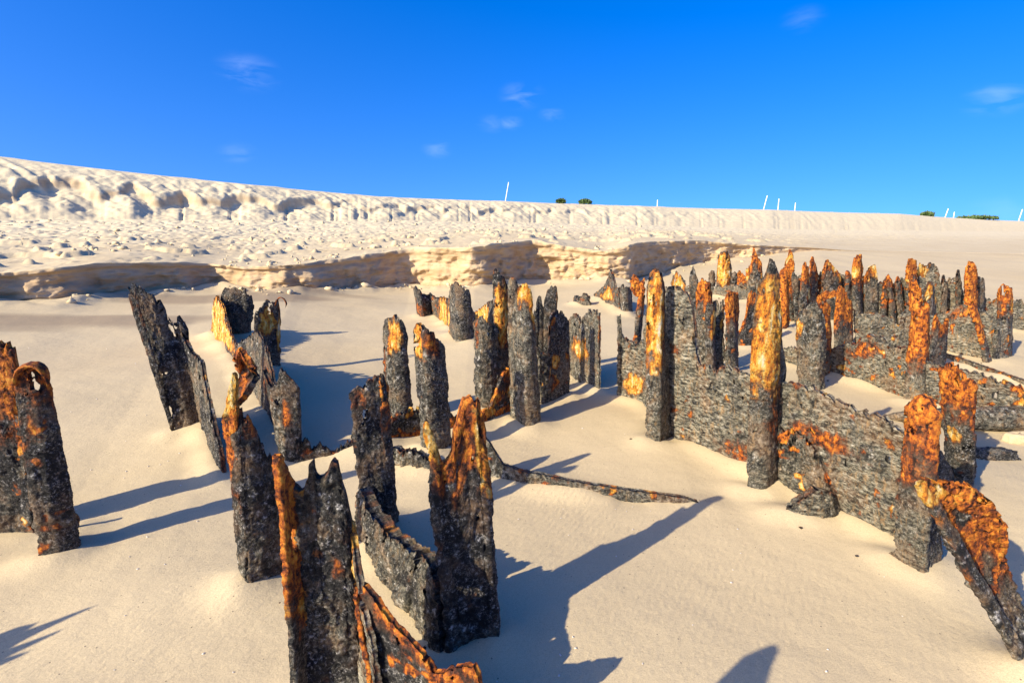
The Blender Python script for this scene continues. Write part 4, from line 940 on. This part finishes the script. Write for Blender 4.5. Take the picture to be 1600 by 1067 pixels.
def shrub(px, wpx, hpx, label, seed):
    r_ = np.random.default_rng(seed); p = crest_point(px, .9); k = p[1] / FPX
    W, Hh = wpx * k / 2, hpx * k
    e = bpy.data.objects.new('dune_shrub', None); COL.objects.link(e); e.location = tuple(p); tag(e, label, 'shrub', 'shrubs on the dune crest')
    V = []; F = []
    for i in range(520):
        a = r_.uniform(0, 2 * math.pi); q = math.sqrt(r_.uniform()); zz = r_.uniform(0, 1)
        c = p + np.array([W * q * math.cos(a), .5 * W * q * math.sin(a), .15 + Hh * zz * (1.05 - .75 * q ** 2) * (.75 + .5 * r_.uniform())])
        d = r_.normal(size=3); d /= np.linalg.norm(d); s = np.cross(d, r_.normal(size=3)); s /= np.linalg.norm(s)
        L = .16 * r_.uniform(.6, 1.3) * max(1, k / .045); n = len(V)
        V += [tuple(c - d * L), tuple(c + s * L * .4), tuple(c + d * L), tuple(c - s * L * .4)]; F.append((n, n + 1, n + 2, n + 3))
    mesh_obj_mixed('foliage', V, F, M_LEAF, e, smooth=False)
    V = []; F = []
    for i in range(12):
        a = r_.uniform(0, 2 * math.pi); tip = p + np.array([W * .7 * math.cos(a), .35 * W * math.sin(a), Hh * r_.uniform(.5, .9)]); b0 = p + np.array([.1 * math.cos(a), .1 * math.sin(a), -.3])
        n = len(V)
        for j in range(3): V.append((b0[0] + .03 * math.cos(j * 2.1), b0[1] + .03 * math.sin(j * 2.1), b0[2]))
        V.append(tuple(tip))
        F += [(n, n + 1, n + 3), (n + 1, n + 2, n + 3), (n + 2, n, n + 3)]
    mesh_obj_mixed('stems', V, F, M_TWIG, e, smooth=False)
shrub(876, 12, 3.4, 'smaller left one of two green shrubs right of the tallest stake', 1)
shrub(914, 17, 3.8, 'bright green shrub on the crest, right one of two near the tallest stake', 2)
shrub(1451, 18, 4.2, 'dark green shrub left of the leaning stake on the right crest', 3)
shrub(1530, 60, 2.6, 'long low dark shrub on the crest near the right edge', 4)

# ================================================================== loose sand clods, shell bits
def scatter(name, pts, sizes, mat, label, cat, seed, mask=(.5, 0, 0), n=8):
    r_ = np.random.default_rng(seed); Vs = []; Fs = []; off = 0
    u = np.linspace(0, 2 * math.pi, n, endpoint=False); vv = np.linspace(0.25, math.pi - .25, n // 2 + 1)
    U, W = np.meshgrid(u, vv); d = np.stack([np.cos(U) * np.sin(W), np.sin(U) * np.sin(W), np.cos(W)], -1)
    nr, nc = U.shape; idx = np.arange(nr * nc).reshape(nr, nc); nx = np.roll(idx, -1, 1)
    q = np.stack([idx[:-1], nx[:-1], nx[1:], idx[1:]], -1).reshape(-1, 4)
    cap = np.stack([idx[0, [0, 2, 4, 6]], idx[0, [1, 3, 5, 7]], idx[0, [2, 4, 6, 0]], idx[0, [0, 0, 0, 0]]], -1)
    top = np.array([[idx[0, 0], idx[0, 2], idx[0, 4], idx[0, 6]]])
    q = np.concatenate([q, top])
    for p, s in zip(pts, sizes):
        kk = 1 + .9 * fbm(d * 1.2 + r_.uniform(0, 100), 2)
        a = r_.uniform(0, 6.28); sx, sy, sz = s * r_.uniform(.7, 1.4), s * r_.uniform(.6, 1.1), s * r_.uniform(.35, .75)
        V = d * kk[..., None] * np.array([sx, sy, sz]); ca, sa = math.cos(a), math.sin(a)
        V = np.stack([V[..., 0] * ca - V[..., 1] * sa, V[..., 0] * sa + V[..., 1] * ca, V[..., 2]], -1) + p
        Vs.append(V.reshape(-1, 3)); Fs.append(q + off); off += nr * nc
    V = np.concatenate(Vs); F = np.concatenate(Fs)
    o = mesh_obj(name, V, F, mat, None, np.tile(np.array(mask, float), (len(V), 1)), smooth=False, origin=np.zeros(3))
    tag(o, label, cat, kind='stuff'); return o
r_ = np.random.default_rng(11); nc_ = GI['nc']; GV = GI['V']
pts = []; sz = []
clump = lambda p: float(n2(np.array([p[0]]), np.array([p[1]]), .5, 77., 2)[0])
while len(pts) < 450:
    row = int(GI['b0'] + (GI['b1'] - GI['b0']) * r_.uniform(.01, .97) ** 1.0); col = int(r_.integers(60, nc_ * .62))
    p = GV[row * nc_ + col]
    if clump(p) + r_.uniform(-.2, .35) < .22: continue
    pts.append(p + np.array([0, 0, .01])); sz.append((.015 + .07 * r_.uniform() ** 3) * (1 + .015 * p[1]))
# crumbs at the foot of the low scarp
k = 0
while k < 420:
    col = int(r_.integers(60, nc_ - 60)); th = GI['TH'][col]
    if np.interp(th, sth, szt - szb) < .2: k += 1; continue
    row = GI['n_fore'] - 1 - int(abs(r_.normal()) * 7); p = GV[row * nc_ + col]
    k += 1
    if clump(p * 2) < .02: continue
    pts.append(p + np.array([0, 0, .01])); sz.append(.015 + .07 * r_.uniform() ** 3)
scatter('sand_clods', pts, sz, M_SAND, 'loose crumbled sand clods on the bench and below the scarp', 'sand', 3, (.55, .12, 0))
pts = []; sz = []
for i in range(260):
    D = r_.uniform(1.2, 6) ** 1.0; X = r_.uniform(-.95, .95) * D
    pts.append(np.array([X, D, float(near_z(np.array([X]), np.array([D]))[0]) + .002])); sz.append(r_.uniform(.002, .0055))
scatter('shell_fragments', pts, sz, M_SHELL, 'tiny pale shell fragments strewn on the near sand', 'shells', 5)

pts = []; sz = []
allb = np.concatenate(BASES)
for i in range(150):
    b_ = allb[r_.integers(len(allb))] + np.append(r_.normal(size=2) * .09, 0)
    b_[2] = float(near_z(b_[:1], b_[1:2])[0]) + .012
    pts.append(b_); sz.append(r_.uniform(.003, .007) * (1 + .12 * b_[1]))
o = scatter('rust_flakes', pts, sz, M_RUST, 'small dark rust flakes fallen on the sand around the steel', 'rust flakes', 6, (.35, 0, .2))
